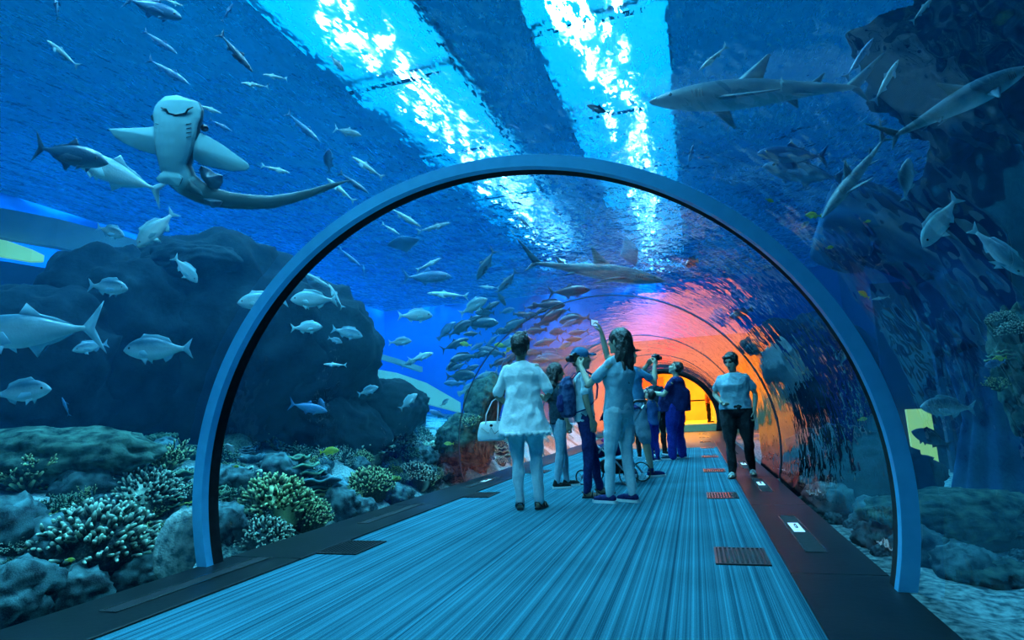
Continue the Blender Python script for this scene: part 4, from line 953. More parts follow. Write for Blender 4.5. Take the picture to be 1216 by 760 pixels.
# ------------------------------------------------------------------ flat rays
def stingray(px, py, wpx, ang, label, clear, colr='blue', tilt=60):
    depth = vault_exit(px, py) + clear; s = wpx*depth/FPX
    root = bpy.data.objects.new('stingray', None); COL.objects.link(root)
    root.matrix_world = Matrix.Translation(at(px, py, depth)) @ frame_for(px, py, depth, ang, 0, 2) @ Matrix.Rotation(R_(tilt), 4, 'Y') @ Matrix.Diagonal((s, s, s, 1)); tag(root, label, 'ray')
    bm = bmesh.new(); rg = []
    for i in range(15):
        t = i/14; w = max(.012, .5*((t/.42)**.95 if t < .42 else ((1-t)/.58)**1.15)); x = .36 - .7*t; row = []
        for k in range(20):
            a = 2*PI*k/20; yy = math.cos(a)*w; edge = abs(math.cos(a))**1.5; row.append(Vector((x - .22*edge*(w/.5)*(-.5+t), yy, math.sin(a)*.055*math.sin(PI*t)**.6*(1-.5*edge) + .06*edge)))
        rg.append(row)
    loft(bm, rg); bmesh.ops.recalc_face_normals(bm, faces=bm.faces[:]); obj('ray_disc', bm, FM[colr][0], root)
    bm = bmesh.new(); tube(bm, [(-.32, 0, 0), (-.6, .03, .01), (-.9, .0, .02), (-1.15, -.05, .0)], [.02, .012, .006, .002]); obj('tail', bm, FM[colr][1], root)
    bm = bmesh.new(); ball(bm, (.22, .07, .045), .018); ball(bm, (.22, -.07, .045), .018); obj('eyes', bm, m_eye, root)
stingray(480, 292, 42, 100, 'faint stingray gliding under the bright slivers inside the ring', 3.5, 'blue', 55)
stingray(745, 300, 40, 20, 'faint stingray drifting under the lamp ripples', 3.5, 'blue', 50)

# ------------------------------------------------------------------ the shark-like ray seen from below (picture-plane build at its own depth)
def hero_ray():
    c0 = (214, 175); depth = vault_exit(*c0) + 1.1; k = depth/FPX
    root = bpy.data.objects.new('shark_ray', None); COL.objects.link(root)
    C0 = at(c0[0], c0[1], depth); root.matrix_world = Matrix(((RIGHT.x, UP.x, -FWD.x, C0.x), (RIGHT.y, UP.y, -FWD.y, C0.y), (RIGHT.z, UP.z, -FWD.z, C0.z), (0, 0, 0, 1)))
    tag(root, 'pale-bellied shark-like ray gliding overhead with wings spread and tail curling', 'ray')
    def Q(px, py, z=0): return Vector(((px-c0[0])*k, (c0[1]-py)*k, z*k))
    m = bpy.data.materials.new('ray skin'); nt, N, L = nodes(m); b = N['Principled BSDF']; b.inputs['Roughness'].default_value = .5; b.inputs['Specular IOR Level'].default_value = .2
    # pale underside, dark back, dark tail: the animal's own colouring, fixed to its body
    tc = N.new('ShaderNodeTexCoord'); sn = N.new('ShaderNodeSeparateXYZ'); so = N.new('ShaderNodeSeparateXYZ'); L.new(tc.outputs['Normal'], sn.inputs[0]); L.new(tc.outputs['Object'], so.inputs[0])
    nz = N.new('ShaderNodeTexNoise'); nz.inputs['Scale'].default_value = 9; nz.inputs['Detail'].default_value = 5; L.new(tc.outputs['Object'], nz.inputs['Vector'])
    ad = N.new('ShaderNodeMath'); ad.operation = 'MULTIPLY_ADD'; ad.inputs[1].default_value = .5; L.new(nz.outputs['Fac'], ad.inputs[0]); L.new(sn.outputs['Z'], ad.inputs[2])
    r1 = N.new('ShaderNodeMapRange'); r1.inputs['From Min'].default_value = .72; r1.inputs['From Max'].default_value = .98; L.new(ad.outputs[0], r1.inputs['Value'])
    tl = N.new('ShaderNodeMath'); tl.operation = 'SUBTRACT'; L.new(so.outputs['X'], tl.inputs[0]); L.new(so.outputs['Y'], tl.inputs[1])       # grows towards the tail
    r2 = N.new('ShaderNodeMapRange'); r2.inputs['From Min'].default_value = 47*k; r2.inputs['From Max'].default_value = 58*k; r2.inputs['To Min'].default_value = 1; r2.inputs['To Max'].default_value = .12; L.new(tl.outputs[0], r2.inputs['Value'])
    # the wing on that side is pale again: limit the dark zone to below the wings
    r3 = N.new('ShaderNodeMapRange'); r3.inputs['From Min'].default_value = -32*k; r3.inputs['From Max'].default_value = -36*k; r3.inputs['To Min'].default_value = 0; r3.inputs['To Max'].default_value = 1; L.new(so.outputs['Y'], r3.inputs['Value'])
    mxx = N.new('ShaderNodeMix'); mxx.data_type = 'FLOAT'; mxx.inputs[2].default_value = 1; L.new(r3.outputs[0], mxx.inputs[0]); L.new(r2.outputs[0], mxx.inputs[3])
    mu = N.new('ShaderNodeMath'); mu.operation = 'MULTIPLY'; L.new(r1.outputs[0], mu.inputs[0]); L.new(mxx.outputs[0], mu.inputs[1])
    r = N.new('ShaderNodeMix'); r.data_type = 'RGBA'; r.inputs[6].default_value = (.012, .05, .075, 1); r.inputs[7].default_value = (.34, .68, .72, 1)
    L.new(mu.outputs[0], r.inputs[0]); L.new(r.outputs[2], b.inputs['Base Color'])
    # body: sections (cx, cy, half width, half thickness, cz, twist of the section, paleness)
    S_ = [(214, 114, 3, 2, 0, 0), (213, 117, 17, 6, 0, 0), (213, 122, 25, 9, 0, 0), (213, 130, 29, 11, 0, 0), (212, 140, 29.5, 12, 1, 0), (212, 150, 27, 13, 2, 0), (211, 162, 26, 14, 2, 0), (210, 175, 24, 14, 2, 0), (209, 188, 21, 14, 1, 0), (209, 199, 18, 13, 0, .1), (212, 208, 18, 12, -2, .3), (220, 218, 15, 11, -5, .6),
          (232, 226, 13, 10, -8, .9), (248, 232, 11.5, 9, -12, 1.1), (266, 235, 10, 8, -15, 1.2), (290, 236.5, 9, 7, -18, 1.3), (315, 236, 8, 6, -20, 1.3), (340, 231, 6.5, 4.5, -20, 1.3), (365, 224, 5, 3, -20, 1.3), (388, 216, 3.5, 2, -20, 1.3), (411, 209, .6, .4, -20, 1.3)]
    bm = bmesh.new(); pts = [Q(s[0], s[1], s[4]) for s in S_]; rg = []; val = []
    n = 24
    for i, s in enumerate(S_):
        t = (pts[min(i+1, len(pts)-1)] - pts[max(0, i-1)]).normalized(); u = Vector((0, 0, 1)).cross(t).normalized(); w = t.cross(u)
        row = []
        for q in range(n):
            a = 2*PI*q/n; row.append(pts[i] + (u*math.cos(a)*s[2] + w*math.sin(a)*s[3])*k)
            pale = .55 + .5*math.sin(a + s[5]) if s[1] > 116 or i > 9 else .2
            if i < 3: pale -= .35
            if abs(math.cos(a)) > .9 and i < 12: pale = .05
            if i >= 11: pale = .62*max(0, math.sin(a + 2.4)) 
            val.append(max(0, min(1, pale)))
        rg.append(row)
    loft(bm, rg); BODY = bm
    def wing(nm, outline, cen, th, pale=.9, edge=.1, dz=0, zb=0):
        """thin solid wing: outline in pixels, thick at cen"""
        own = nm == 'dorsal_fin'; bm = bmesh.new() if own else BODY
        O = [Q(*p) for p in outline]; c = Q(*cen); rgf, rgb = [], []
        for lv in range(6):
            f = lv/5; z = (th*(1-f**1.3) + .7)*k
            rgf.append([c.lerp(p, f*.999+.001) + Vector((0, 0, z + dz*k*f + zb*k)) for p in O]); rgb.append([c.lerp(p, f*.999+.001) + Vector((0, 0, -z + dz*k*f + zb*k)) for p in O])
        loft(bm, list(rgb) + list(reversed(rgf)))
        if own: return fuse(nm, bm, FM['dark'][0], root, .7*k, 2)
    wing('pectoral_fin', [(192, 148), (178, 151), (155, 152), (128, 153), (136, 163), (150, 172), (166, 179), (180, 183), (192, 184), (202, 170), (200, 155)], (193, 165), 5)
    wing('pectoral_fin', [(232, 155), (246, 161), (262, 170), (280, 183), (295, 194), (297, 199), (292, 203), (276, 204), (256, 200), (240, 196), (228, 188), (225, 170)], (238, 178), 5)
    wing('pelvic_fin', [(204, 204), (196, 208), (190, 214), (194, 219), (206, 222), (218, 224), (222, 214), (214, 206)], (207, 213), 3, zb=9)
    wing('pelvic_fin', [(226, 213), (232, 218), (240, 226), (244, 234), (234, 232), (224, 226)], (231, 223), 3, .15, zb=4)
    wing('dorsal_fin', [(236, 195), (246, 199), (252, 204), (262, 207), (262, 216), (256, 224), (246, 222), (236, 210), (233, 200)], (247, 211), 2.5, 0, 0, -6)
    wing('dorsal_fin', [(235, 233), (240, 240), (250, 246), (258, 244), (262, 238), (250, 234)], (249, 239), 2.5, 0, 0, -6)
    fuse('ray_body', BODY, m, root, .75*k, 8)
    bm = bmesh.new(); tube(bm, [Q(198, 132, 11.5), Q(204, 134, 12.2), Q(207, 139, 12.3), Q(216, 141.5, 13), Q(227, 139, 12.3), Q(230, 134, 12), Q(235, 131, 10.5)], [.6*k, 1.1*k, 1.2*k, 1.5*k, 1.2*k, 1.1*k, .6*k]); obj('mouth', bm, m_eye, root)
    for sx in (184, 243):
        bm = bmesh.new(); ball(bm, Q(sx, 140 if sx < 200 else 152, 0), 4.4*k); obj('eye', bm, m_eye, root)
    bm = bmesh.new(); 
    for sx in (-1, 1):
        for g in range(4): tube(bm, [Q(212+sx*16, 152+g*5, 12.5-g*.1), Q(212+sx*21, 150+g*5, 10.5)], .45*k, 5)
    obj('gill_slits', bm, m_joint, root)
hero_ray()
# ================================================================== people
def V(*a): return Vector(a)
def rcone(bm, p, q, r1, r2, n=12):
    p, q = Vector(p), Vector(q); d = q-p; L = d.length
    if L < 1e-5: ball(bm, p, r1, seg=n); return
    t = d/L; u, v = frame_of(t); rg = []
    for a in (-85, -60, -30, 0): rg.append((p + t*r1*math.sin(R_(a)), r1*math.cos(R_(a))))
    for a in (0, 30, 60, 85): rg.append((q + t*r2*math.sin(R_(a)), r2*math.cos(R_(a))))
    loft(bm, [[c + (u*math.cos(2*PI*k/n) + v*math.sin(2*PI*k/n))*r for k in range(n)] for c, r in rg])
def chain(bm, pts, rad, n=12):
    for i in range(len(pts)-1): rcone(bm, pts[i], pts[i+1], rad[i], rad[i+1], n)
def stack(bm, secs, n=32, up=None):
    """horizontal elliptical sections (cx, cy, z, rx, ry)"""
    loft(bm, [[V(s[0] + math.cos(2*PI*k/n)*s[3], s[1] + math.sin(2*PI*k/n)*s[4], s[2]) for k in range(n)] for s in secs])
def cloth(name, c1, c2=None, rough=.85, sc=40): return mat(name, c1, c2, sc, rough, 0, .25, spec=.15)
SKIN = mat('skin', (.48, .40, .30), (.55, .46, .34), 12, .55, 0, .05, spec=.3)
SKIN2 = mat('tanned skin', (.30, .24, .17), (.36, .29, .21), 12, .55, 0, .05, spec=.3)
HAIR = mat('dark hair', (.008, .008, .009), (.03, .03, .03), 60, .5, 0, .6, spec=.4)
DARK = mat('dark rubber', (.01, .012, .015), (.02, .022, .028), 20, .5)
PHONE = mat('black device', (.008, .009, .012), None, 10, .2)
SCREEN = mat('lit device screen', (.1, .2, .4), (.3, .4, .5), 30, .2, emis=(.2, .5, .9), estr=1.2)
LIPS = mat('lips', (.35, .16, .13), None, 10, .5)

def hand(bm, w, d, nrm, side=1, curl=.5, spread=.12, s=1.0):
    """hand at wrist w, fingers along d, palm facing nrm; thumb on the side given"""
    d = Vector(d).normalized(); nrm = Vector(nrm); nrm = (nrm - d*nrm.dot(d)).normalized(); x = d.cross(nrm).normalized()*side; w = Vector(w)
    def P(a, b, c): return w + (x*a + d*b + nrm*c)*s
    for a in (-.028, -.01, .01, .028): rcone(bm, P(a*.6, .005, 0), P(a, .085, 0), .0155*s, .0125*s, 8)
    for i, (a, L) in enumerate(((.032, .070), (.011, .080), (-.011, .074), (-.031, .058))):
        p0 = V(a, .088, 0); ang = curl*.5; p = p0; r = .0088 if i < 3 else .0076
        for j, fr in enumerate((.45, .32, .26)):
            q = p + V(math.sin(spread*a*30)*L*fr*.5, math.cos(ang)*L*fr, math.sin(ang)*L*fr); rcone(bm, P(*p), P(*q), r*s, r*.9*s, 7); p = q; ang += curl*1.1; r *= .93
    a1, a2, a3 = V(.03, .02, .004), V(.055, .05, .018+.01*curl), V(.058-.012*curl, .082, .028+.02*curl)
    rcone(bm, P(*a1), P(*a2), .0135*s, .0105*s, 8); rcone(bm, P(*a2), P(*a3), .0105*s, .0085*s, 8)
def head(bm, c, M, s=1.0, fem=False):
    """c: centre of the head; M: rotation (face along +y)"""
    def P(x, y, z): return c + M @ (V(x, y, z)*s)
    M4 = M.to_4x4()
    def el(p, r, seg=16): ball(bm, P(*p), (r[0]*s, r[1]*s, r[2]*s), M4, seg)
    j = .92 if fem else 1.0
    el((0, -.012, .035), (.076, .096, .084)); el((0, .012, -.02), (.064*j, .078, .075)); el((0, .04, -.062), (.044*j, .045, .042)); el((0, .066, -.092), (.019*j, .018, .016), 10)
    el((0, .066, .038), (.05, .026, .016), 10)                                   # brow
    rcone(bm, P(0, .088, .022), P(0, .106, -.016), .008*s, .0125*s, 8); el((0, .098, -.022), (.019, .012, .009), 8)
    for sx in (1, -1): el((sx*.036, .058, -.012), (.026, .028, .022), 10); el((sx*.078, -.006, -.002), (.009, .019, .03), 10)
def face_bits(root, c, M, s=1.0, smile=False):
    def P(x, y, z): return c + M @ (V(x, y, z)*s)
    bm = bmesh.new()
    for sx in (1, -1): ball(bm, P(sx*.031, .0785, .018), (.0125*s, .0085*s, .0075*s), M.to_4x4(), 8)
    obj('eyes', bm, m_eye, root)
    bm = bmesh.new(); ball(bm, P(0, .089, -.052), (.022*s, .007*s, .006*s), M.to_4x4(), 8); obj('mouth', bm, LIPS, root)
    bm = bmesh.new()
    for sx in (1, -1): tube(bm, [P(sx*.016, .092, .037), P(sx*.032, .089, .042), P(sx*.048, .076, .037)], [.002*s, .0032*s, .0018*s], 6)
    obj('eyebrows', bm, HAIR, root)
def rotm(yaw=0, pitch=0, roll=0):   # yaw turns left, pitch looks up
    return Matrix.Rotation(R_(yaw), 3, 'Z') @ Matrix.Rotation(R_(pitch), 3, 'X') @ Matrix.Rotation(R_(roll), 3, 'Y')
def hair_cap(root, c, M, s=1.0, puff=1.06, extra=None, low=-.02, name='hair', seed=0, mt=None):
    bm = bmesh.new(); M4 = M.to_4x4()
    def P(x, y, z): return c + M @ (V(x, y, z)*s)
    def el(p, r): ball(bm, P(*p), (r[0]*s, r[1]*s, r[2]*s), M4, 18)
    el((0, -.022, .045), (.082*puff, .097*puff, .084*puff)); el((0, -.045, low+.01), (.076*puff, .065*puff, .07*puff)); el((0, .052, .085), (.05*puff, .03, .022))
    if extra: extra(bm, P, M4, s)
    return fuse(name, bm, mt or HAIR, root, .008, 2, .012, (30, 30, 12), seed)
def foot_pts(a, dr, s):  # ankle, direction
    d = V(dr[0], dr[1], 0).normalized(); return a, d
def shoe(root, ank, dr, s, mt, sole=None, kind='sneaker', name='shoe'):
    d = V(dr[0], dr[1], 0).normalized(); x = V(d.y, -d.x, 0); z0 = 0
    def P(f, sd, z): return V(ank.x, ank.y, z0) + (d*f + x*sd)*s + V(0, 0, z*s)
    g = empty(name); g.parent = root
    bm = bmesh.new()
    if kind == 'sandal':
        stack_pts = [(-.055, .026), (-.03, .034), (.05, .036), (.12, .045), (.165, .038), (.195, .018)]
        loft(bm, [[P(f, -w, .006), P(f, w, .006), P(f, w, .024), P(f, -w, .024)] for f, w in stack_pts]); obj('sole', bm, sole or DARK, g, False)
        bm = bmesh.new()
        for f, h, w in ((.11, .062, .042), (.06, .082, .036)): tube(bm, [P(f, -w, .02), P(f+.005, -w*.7, h*.85), P(f+.01, 0, h), P(f+.005, w*.7, h*.85), P(f, w, .02)], .008*s, 6)
        tube(bm, [P(-.01, -.036, .03), P(-.05, -.02, .07), P(-.058, 0, .075), P(-.05, .02, .07), P(-.01, .036, .03)], .006*s, 6)
        obj('strap', bm, mt, g); return g
    hz = .03 if kind == 'heel' else 0
    rcone(bm, P(-.028, 0, .05+hz), P(.1, 0, .042), .037*s, .036*s); rcone(bm, P(.1, 0, .042), P(.168, 0, .034), .039*s, .026*s)
    if kind in ('sneaker',): rcone(bm, P(-.02, 0, .06), P(-.005, 0, .1), .038*s, .04*s)
    fuse('upper', bm, mt, g, .007, 2)
    bm = bmesh.new(); loft(bm, [[P(f, -w, .0), P(f, w, .0), P(f, w, .026), P(f, -w, .026)] for f, w in ((-.07, .02), (-.055, .034), (0, .037), (.06, .037), (.12, .044), (.17, .036), (.2, .015))]); obj('sole', bm, sole or DARK, g, False)
    return g

def person(name, label, pos, rz, H=1.7, skin=None, lean=(0, 0), hip_sh=0.0, build=1.0, belly=0.0, female=False,
           hd=(0, 0, 0), arms=None, feet=None, knees=None, top=None, bottom=None, shoes=None, hairf=None, face=False, elev=0.0, group=None, child=False, bust=0.0):
    """arms: [(elbow, wrist, hand_dir, palm, curl)] for left(-x) and right(+x); feet: [(x, y, z_ankle, dirx, diry)]"""
    s = H/1.7; skin = skin or SKIN
    root = empty(name, (pos[0], pos[1], elev), R_(rz)); tag(root, label, 'child' if child else 'person', group)
    def S(v): return Vector(v)*s
    wv = build
    sh_w = (.175 if female else .195)*(.5+.5*wv)
    def spine(z):
        t = max(0, (z-.92)/.5); return V(lean[0]*t, lean[1]*t, z)
    hs = 1.25 if child else 1.09
    neck0, headc = spine(1.42), spine(1.595 if not child else 1.57) + V(0, .012, 0)
    feet = feet or [(-.1, 0, .085, -.15, 1), (.1, 0, .085, .15, 1)]
    ank = [V(f[0], f[1], f[2]) for f in feet]
    hips = [V(-.09*wv, 0, .9), V(.09*wv, 0, .9)]
    kn = []
    for i in (0, 1):
        if knees and knees[i]: kn.append(V(*knees[i]))
        else: kn.append(hips[i].lerp(ank[i], .51) + V(feet[i][3], feet[i][4], 0).normalized()*.02)
    shd = [spine(1.385) + V(-sh_w, 0, 0), spine(1.385) + V(sh_w, 0, 0)]
    arms = arms or [((-.25, -.02, 1.12), (-.27, .05, .88), (0, .15, -1), (1, 0, 0), .5), ((.25, -.02, 1.12), (.27, .05, .88), (0, .15, -1), (-1, 0, 0), .5)]
    hM = rotm(*hd)
    # ---- body: one skin
    bm = bmesh.new()
    head(bm, S(headc), hM, s*hs, female)
    rcone(bm, S(neck0 - V(0, 0, .03)), S(headc + hM @ V(0, -.03, -.07)), (.056 if not female else .048)*s*(.6+.4*wv), (.05 if not female else .043)*s)
    stack(bm, [(spine(z).x*s, spine(z).y*s, z*s, rx*s*wv, ry*s*wv) for z, rx, ry in ((.84, .11, .08), (.92, .155, .1), (1.1, .13, .09), (1.28, .15, .1), (1.38, .14, .08), (1.43, .07, .055))])
    for i, sd in ((0, -1), (1, 1)):
        el, wr, hdirn, pn, cu = arms[i]; el, wr = V(*el), V(*wr)
        af = (.9 if female else 1)*(.75+.25*wv)
        chain(bm, [S(V(shd[i].x*.86, shd[i].y, shd[i].z-.01)), S(shd[i].lerp(el, .5)), S(el), S(el.lerp(wr, .35)), S(wr)], [.046*s*af, .043*s*af, .036*s*af, .038*s*af, .025*s*af])
        hand(bm, S(wr), hdirn, pn, sd if True else -sd, cu, s=s*(1.05 if child else 1))
        ft = feet[i]; d = V(ft[3], ft[4], 0).normalized()
        chain(bm, [S(hips[i]), S(hips[i].lerp(kn[i], .5)), S(kn[i]), S(kn[i].lerp(ank[i], .35)), S(ank[i])], [x_*s*(.8 if bottom and bottom[1] != 'shorts' else 1) for x_ in (.075*wv, .068*wv, .05, .052, .034/.8 if bottom and bottom[1] != 'shorts' else .034)])
        fb = ank[i]; rcone(bm, S(fb - d*.02 + V(0, 0, -.045)), S(fb + d*.1 + V(0, 0, -.05)), .027*s, .026*s); rcone(bm, S(fb + d*.1 + V(0, 0, -.052)), S(fb + d*.15 + V(0, 0, -.058)), .026*s, .018*s)
        rcone(bm, S(fb), S(fb + d*.03 + V(0, 0, -.04)), .034*s, .03*s)
    fuse('body', bm, skin, root, .0075, 2)
    hcS = S(headc)
    if face: face_bits(root, hcS, hM, s*hs)
    if hairf: hairf(root, hcS, hM, s*hs)
    # ---- trousers
    if bottom:
        mt, kind = bottom[0], bottom[1]; loose = bottom[2] if len(bottom) > 2 else 1.0
        bm = bmesh.new(); z1 = 1.0
        stack(bm, [(spine(z).x*s, spine(z).y*s, z*s, rx*s, ry*s) for z, rx, ry in ((.82, .13*wv, .1*wv+belly*.3), (.88, .175*wv, .125*wv+belly*.4), (.95, .172*wv, .12*wv+belly*.7), (z1, .155*wv, .11*wv+belly*.8), (z1+.02, .13*wv, .09*wv+belly*.6))])
        for i in (0, 1):
            a = ank[i]; k_ = kn[i]
            if kind == 'shorts': chain(bm, [S(hips[i]), S(hips[i].lerp(k_, .5)), S(k_ + V(0, 0, .0))], [.1*s*wv, .094*s*loose, .08*s*loose])
            else:
                ae = a + V(0, 0, .0 if kind != 'cropped' else .05)
                r = [.1*wv, .088*wv*loose, .062*loose*(.7+.3*wv), .06*loose*(.7+.3*wv), (.046 if kind != 'wide' else .07)*loose]
                if kind == 'wide': r[2] = .082*loose; r[3] = .08*loose; ae = a - V(0, 0, .02)
                chain(bm, [S(hips[i]), S(hips[i].lerp(k_, .5)), S(k_), S(k_.lerp(ae, .4)), S(ae)], [q*s for q in r])
        fuse('trousers' if kind != 'shorts' else 'shorts', bm, mt, root, .009, 3, .016 if kind != 'tight' else .009, (11, 11, 6), pos[0]*7)
    # ---- top
    if top:
        mt, kind = top[0], top[1]; bm = bmesh.new(); hem = top[2] if len(top) > 2 else .86
        g = 1.0 if kind != 'tunic' else 1.0
        if kind == 'tunic': secs = [(hem, .265, .2), (.85, .235, .175), (.97, .205, .15), (1.1, .18, .128), (1.2, .172, .12), (1.3, .185, .122), (1.38, .175, .1), (1.425, .12, .078), (1.45, .075, .06)]
        else: secs = [(hem, .185*wv, .13*wv+belly), (.97, .178*wv, .125*wv+belly*1.1), (1.08, .168*wv, .12*wv+belly*1.1), (1.18, .172*wv, .122*wv+belly*.8+bust*.5), (1.27, .185*wv, .125*wv+bust), (1.36, .185*wv, .108*wv), (1.415, .13*wv, .082*wv), (1.445, .078*wv, .062*wv)]
        loft(bm, [[V((spine(z).x + math.cos(2*PI*k/40)*rx*(1 + (.03*math.sin(9*2*PI*k/40) if kind == 'tunic' and z < 1 else 0)))*s, (spine(z).y + math.sin(2*PI*k/40)*ry + (belly*.45 if math.sin(2*PI*k/40) > 0 and z < 1.25 else 0))*s, z*s) for k in range(40)] for z, rx, ry in secs])
        for i in (0, 1):
            el = V(*arms[i][0]); L = {'tee': .62, 'tunic': .9, 'polo': .7, 'sleeve': 1.0}[kind]
            q_ = S(shd[i]); q_.x *= .86; chain(bm, [S(spine(1.39)), q_ - V(0, 0, .012), S(shd[i].lerp(el, .4)), S(shd[i].lerp(el, L))], [.05*s, .052*s*(.6+.4*wv), .05*s*(.6+.4*wv), .054*s*(.6+.4*wv)])
            if kind == 'sleeve': chain(bm, [S(el), S(el.lerp(V(*arms[i][1]), .9))], [.05*s, .038*s])
        fuse('shirt' if kind != 'tunic' else 'blouse', bm, mt, root, .009, 4, .022, (9, 9, 5), pos[0]*3+1)
    # ---- shoes
    if shoes:
        for i in (0, 1):
            lift_ = feet[i][2] - .085
            g = shoe(root, S(ank[i]), (feet[i][3], feet[i][4]), s, *shoes)
            g.location.z = lift_*s
    return root, s, S, hcS, hM

M_WHITE = cloth('white cotton', (.9, .96, .96), (.95, 1, 1)); M_PALE = cloth('pale denim', (.58, .76, .82), (.7, .86, .9)); M_POLO = cloth('pale polo', (.55, .72, .78), (.62, .8, .84))
M_NAVY = cloth('navy cloth', (.012, .02, .1), (.02, .035, .15)); M_NAVYB = cloth('blue trousers', (.02, .035, .30), (.035, .06, .42)); M_TEE = cloth('light tee', (.32, .54, .64), (.4, .62, .7)); M_BLACK = cloth('black cloth', (.006, .009, .012), (.012, .016, .02))
M_SHORT = cloth('grey blue shorts', (.25, .42, .52), (.32, .5, .6)); M_BLUE = cloth('mid blue cloth', (.05, .16, .4), (.08, .2, .48)); M_RED = cloth('red checked shirt', (.5, .05, .02), (.75, .3, .15), sc=14); M_DKT = cloth('dark teal cloth', (.01, .03, .05), (.02, .05, .07))

# --- woman in the white blouse, seen from behind
def h1(root, c, M, s):
    def ex(bm, P, M4, s):
        ball(bm, P(0, -.07, .03), (.062*s, .055*s, .075*s), M4, 14); ball(bm, P(0, -.03, .115), (.05*s, .05*s, .03*s), M4, 12); ball(bm, P(0, -.075, -.05), (.045*s, .03*s, .04*s), M4, 10)
    hair_cap(root, c, M, s, 1.05, ex)
    bm = bmesh.new(); P = lambda x, y, z: c + M @ (V(x, y, z)*s)
    for sx in (-1, 1): bmesh.ops.create_uvsphere(bm, u_segments=12, v_segments=6, radius=1, matrix=Matrix.Translation(P(sx*.032, .02, .135)) @ Matrix.Diagonal((.028*s, .01*s, .018*s, 1)))
    tube(bm, [P(-.085, -.05, .07), P(-.06, .015, .13), P(.06, .015, .13), P(.085, -.05, .07)], .003*s, 6); obj('sunglasses', bm, PHONE, root)
p1, s1, S1, _, _ = person('person', 'woman in white lace-hemmed blouse seen from behind, handbag on her arm', (-1.67, 5.84), 4, 1.74, SKIN2, female=True, hd=(-4, 0, 2),
   arms=[((-.262, .0, 1.12), (-.2, .2, 1.02), (.3, 1, .2), (1, 0, -.3), .6), ((.262, .0, 1.12), (.19, .2, 1.06), (-.4, 1, .3), (-1, 0, -.3), .6)],
   feet=[(-.085, .03, .085, -.25, 1), (.1, .05, .085, .2, 1)], top=(M_WHITE, 'tunic', .73), bottom=(M_PALE, 'trousers', 1.05), shoes=(DARK, None, 'sandal'), hairf=h1, build=.97)
# lace hem: scallops
bm = bmesh.new(); nS = 22
for k in range(nS):
    a0, a1 = 2*PI*k/nS, 2*PI*(k+1)/nS; am = (a0+a1)/2; rg = []
    for f in range(7):
        t = f/6; a = a0+(a1-a0)*t; z = .755; zb = .735 - .03*math.sin(PI*t)
        rg.append([V(math.cos(a)*.262, math.sin(a)*.197, z)*s1, V(math.cos(a)*.268, math.sin(a)*.203, zb)*s1, V(math.cos(a)*.262, math.sin(a)*.197, zb)*s1, V(math.cos(a)*.254, math.sin(a)*.19, z)*s1])
    loft(bm, rg)
obj('lace_hem', bm, M_WHITE, p1)
# handbag hanging from her forearm
hb = empty('handbag', p1.matrix_basis @ (V(-.345, .02, .77)*s1), R_(20)); tag(hb, 'white handbag with twin handles hanging from the arm of the woman in white', 'handbag')
bm = bmesh.new(); rg = []
for z, rx, ry in ((-.1, .13, .05), (-.095, .15, .06), (0, .14, .055), (.08, .115, .035), (.1, .105, .02)): rg.append([V(math.copysign(abs(math.cos(a))**.6, math.cos(a))*rx, math.copysign(abs(math.sin(a))**.6, math.sin(a))*ry, z) for a in [2*PI*k/28 for k in range(28)]])
loft(bm, rg); o = obj('bag_body', bm, mat('white leather', (.7, .8, .8), (.8, .9, .9), 25, .45, 0, .15), hb); md = o.modifiers.new('s', 'SUBSURF'); md.levels = md.render_levels = 1
for sy in (-.03, .03):
    bm = bmesh.new(); tube(bm, [V(-.06, sy, .06), V(-.045, sy*.8, .17), V(.02, sy*.3, .3), V(.06, sy*.2, .325), V(.085, sy*.3, .3), V(.075, sy*.8, .17), V(.06, sy, .06)], .006, 7); obj('handle', bm, M_WHITE, hb)
bm = bmesh.new(); tube(bm, [V(-.1, -.062, .03), V(-.03, -.07, -.02), V(.0, -.07, .03), V(.03, -.07, -.03), V(.1, -.062, .02)], .004, 6); ball(bm, (0, -.066, .055), (.018, .006, .014)); obj('buckle', bm, PHONE, hb)

M_DKB = cloth('dark blue nylon', (.01, .03, .1), (.06, .12, .25), sc=18)
# --- boy with cap and backpack
def h2(root, c, M, s):
    hair_cap(root, c, M, s, 1.0)
    bm = bmesh.new(); M4 = M.to_4x4(); P = lambda x, y, z: c + M @ (V(x, y, z)*s)
    ball(bm, P(0, -.012, .062), (.09*s, .105*s, .08*s), M4, 18); cp = fuse('cap', bm, M_CAP, root, .008, 2)
    bm = bmesh.new(); loft(bm, [[P(x*w, y, z+.006 - .18*x*x*w*w*6), P(x*w, y, z - .18*x*x*w*w*6)] for x in (-1,) for w, y, z in ((0, 0, 0),)] if False else [[P(math.sin(a)*.075, .075 + math.cos(a)*.03, .062), P(math.sin(a)*.07, .07 + math.cos(a)*.09 + .02, .045), P(math.sin(a)*.07, .07 + math.cos(a)*.09 + .02, .038), P(math.sin(a)*.075, .075 + math.cos(a)*.03, .052)] for a in [R_(-85+17*k) for k in range(11)]]); obj('brim', bm, M_CAP, cp)
M_CAP = cloth('blue cap', (.05, .2, .38), (.07, .25, .45))
p2, s2, S2, hc2, hM2 = person('person', 'teenage boy in a blue cap and pale polo shirt with a backpack, standing side on', (-1.21, 6.77), -66, 1.64, SKIN2, hd=(0, 4, 0), lean=(0, -.01),
   arms=[((-.235, -.03, 1.13), (-.25, .07, .88), (0, .1, -1), (1, 0, 0), .5), ((.235, -.04, 1.13), (.25, .02, .88), (0, .1, -1), (-1, 0, 0), .5)],
   feet=[(-.09, .14, .085, -.1, 1), (.11, -.06, .085, .35, 1)], top=(M_POLO, 'polo', .86), bottom=(M_NAVY, 'trousers', 1.08), shoes=(DARK, None, 'sandal'), hairf=h2, face=True, build=.92)
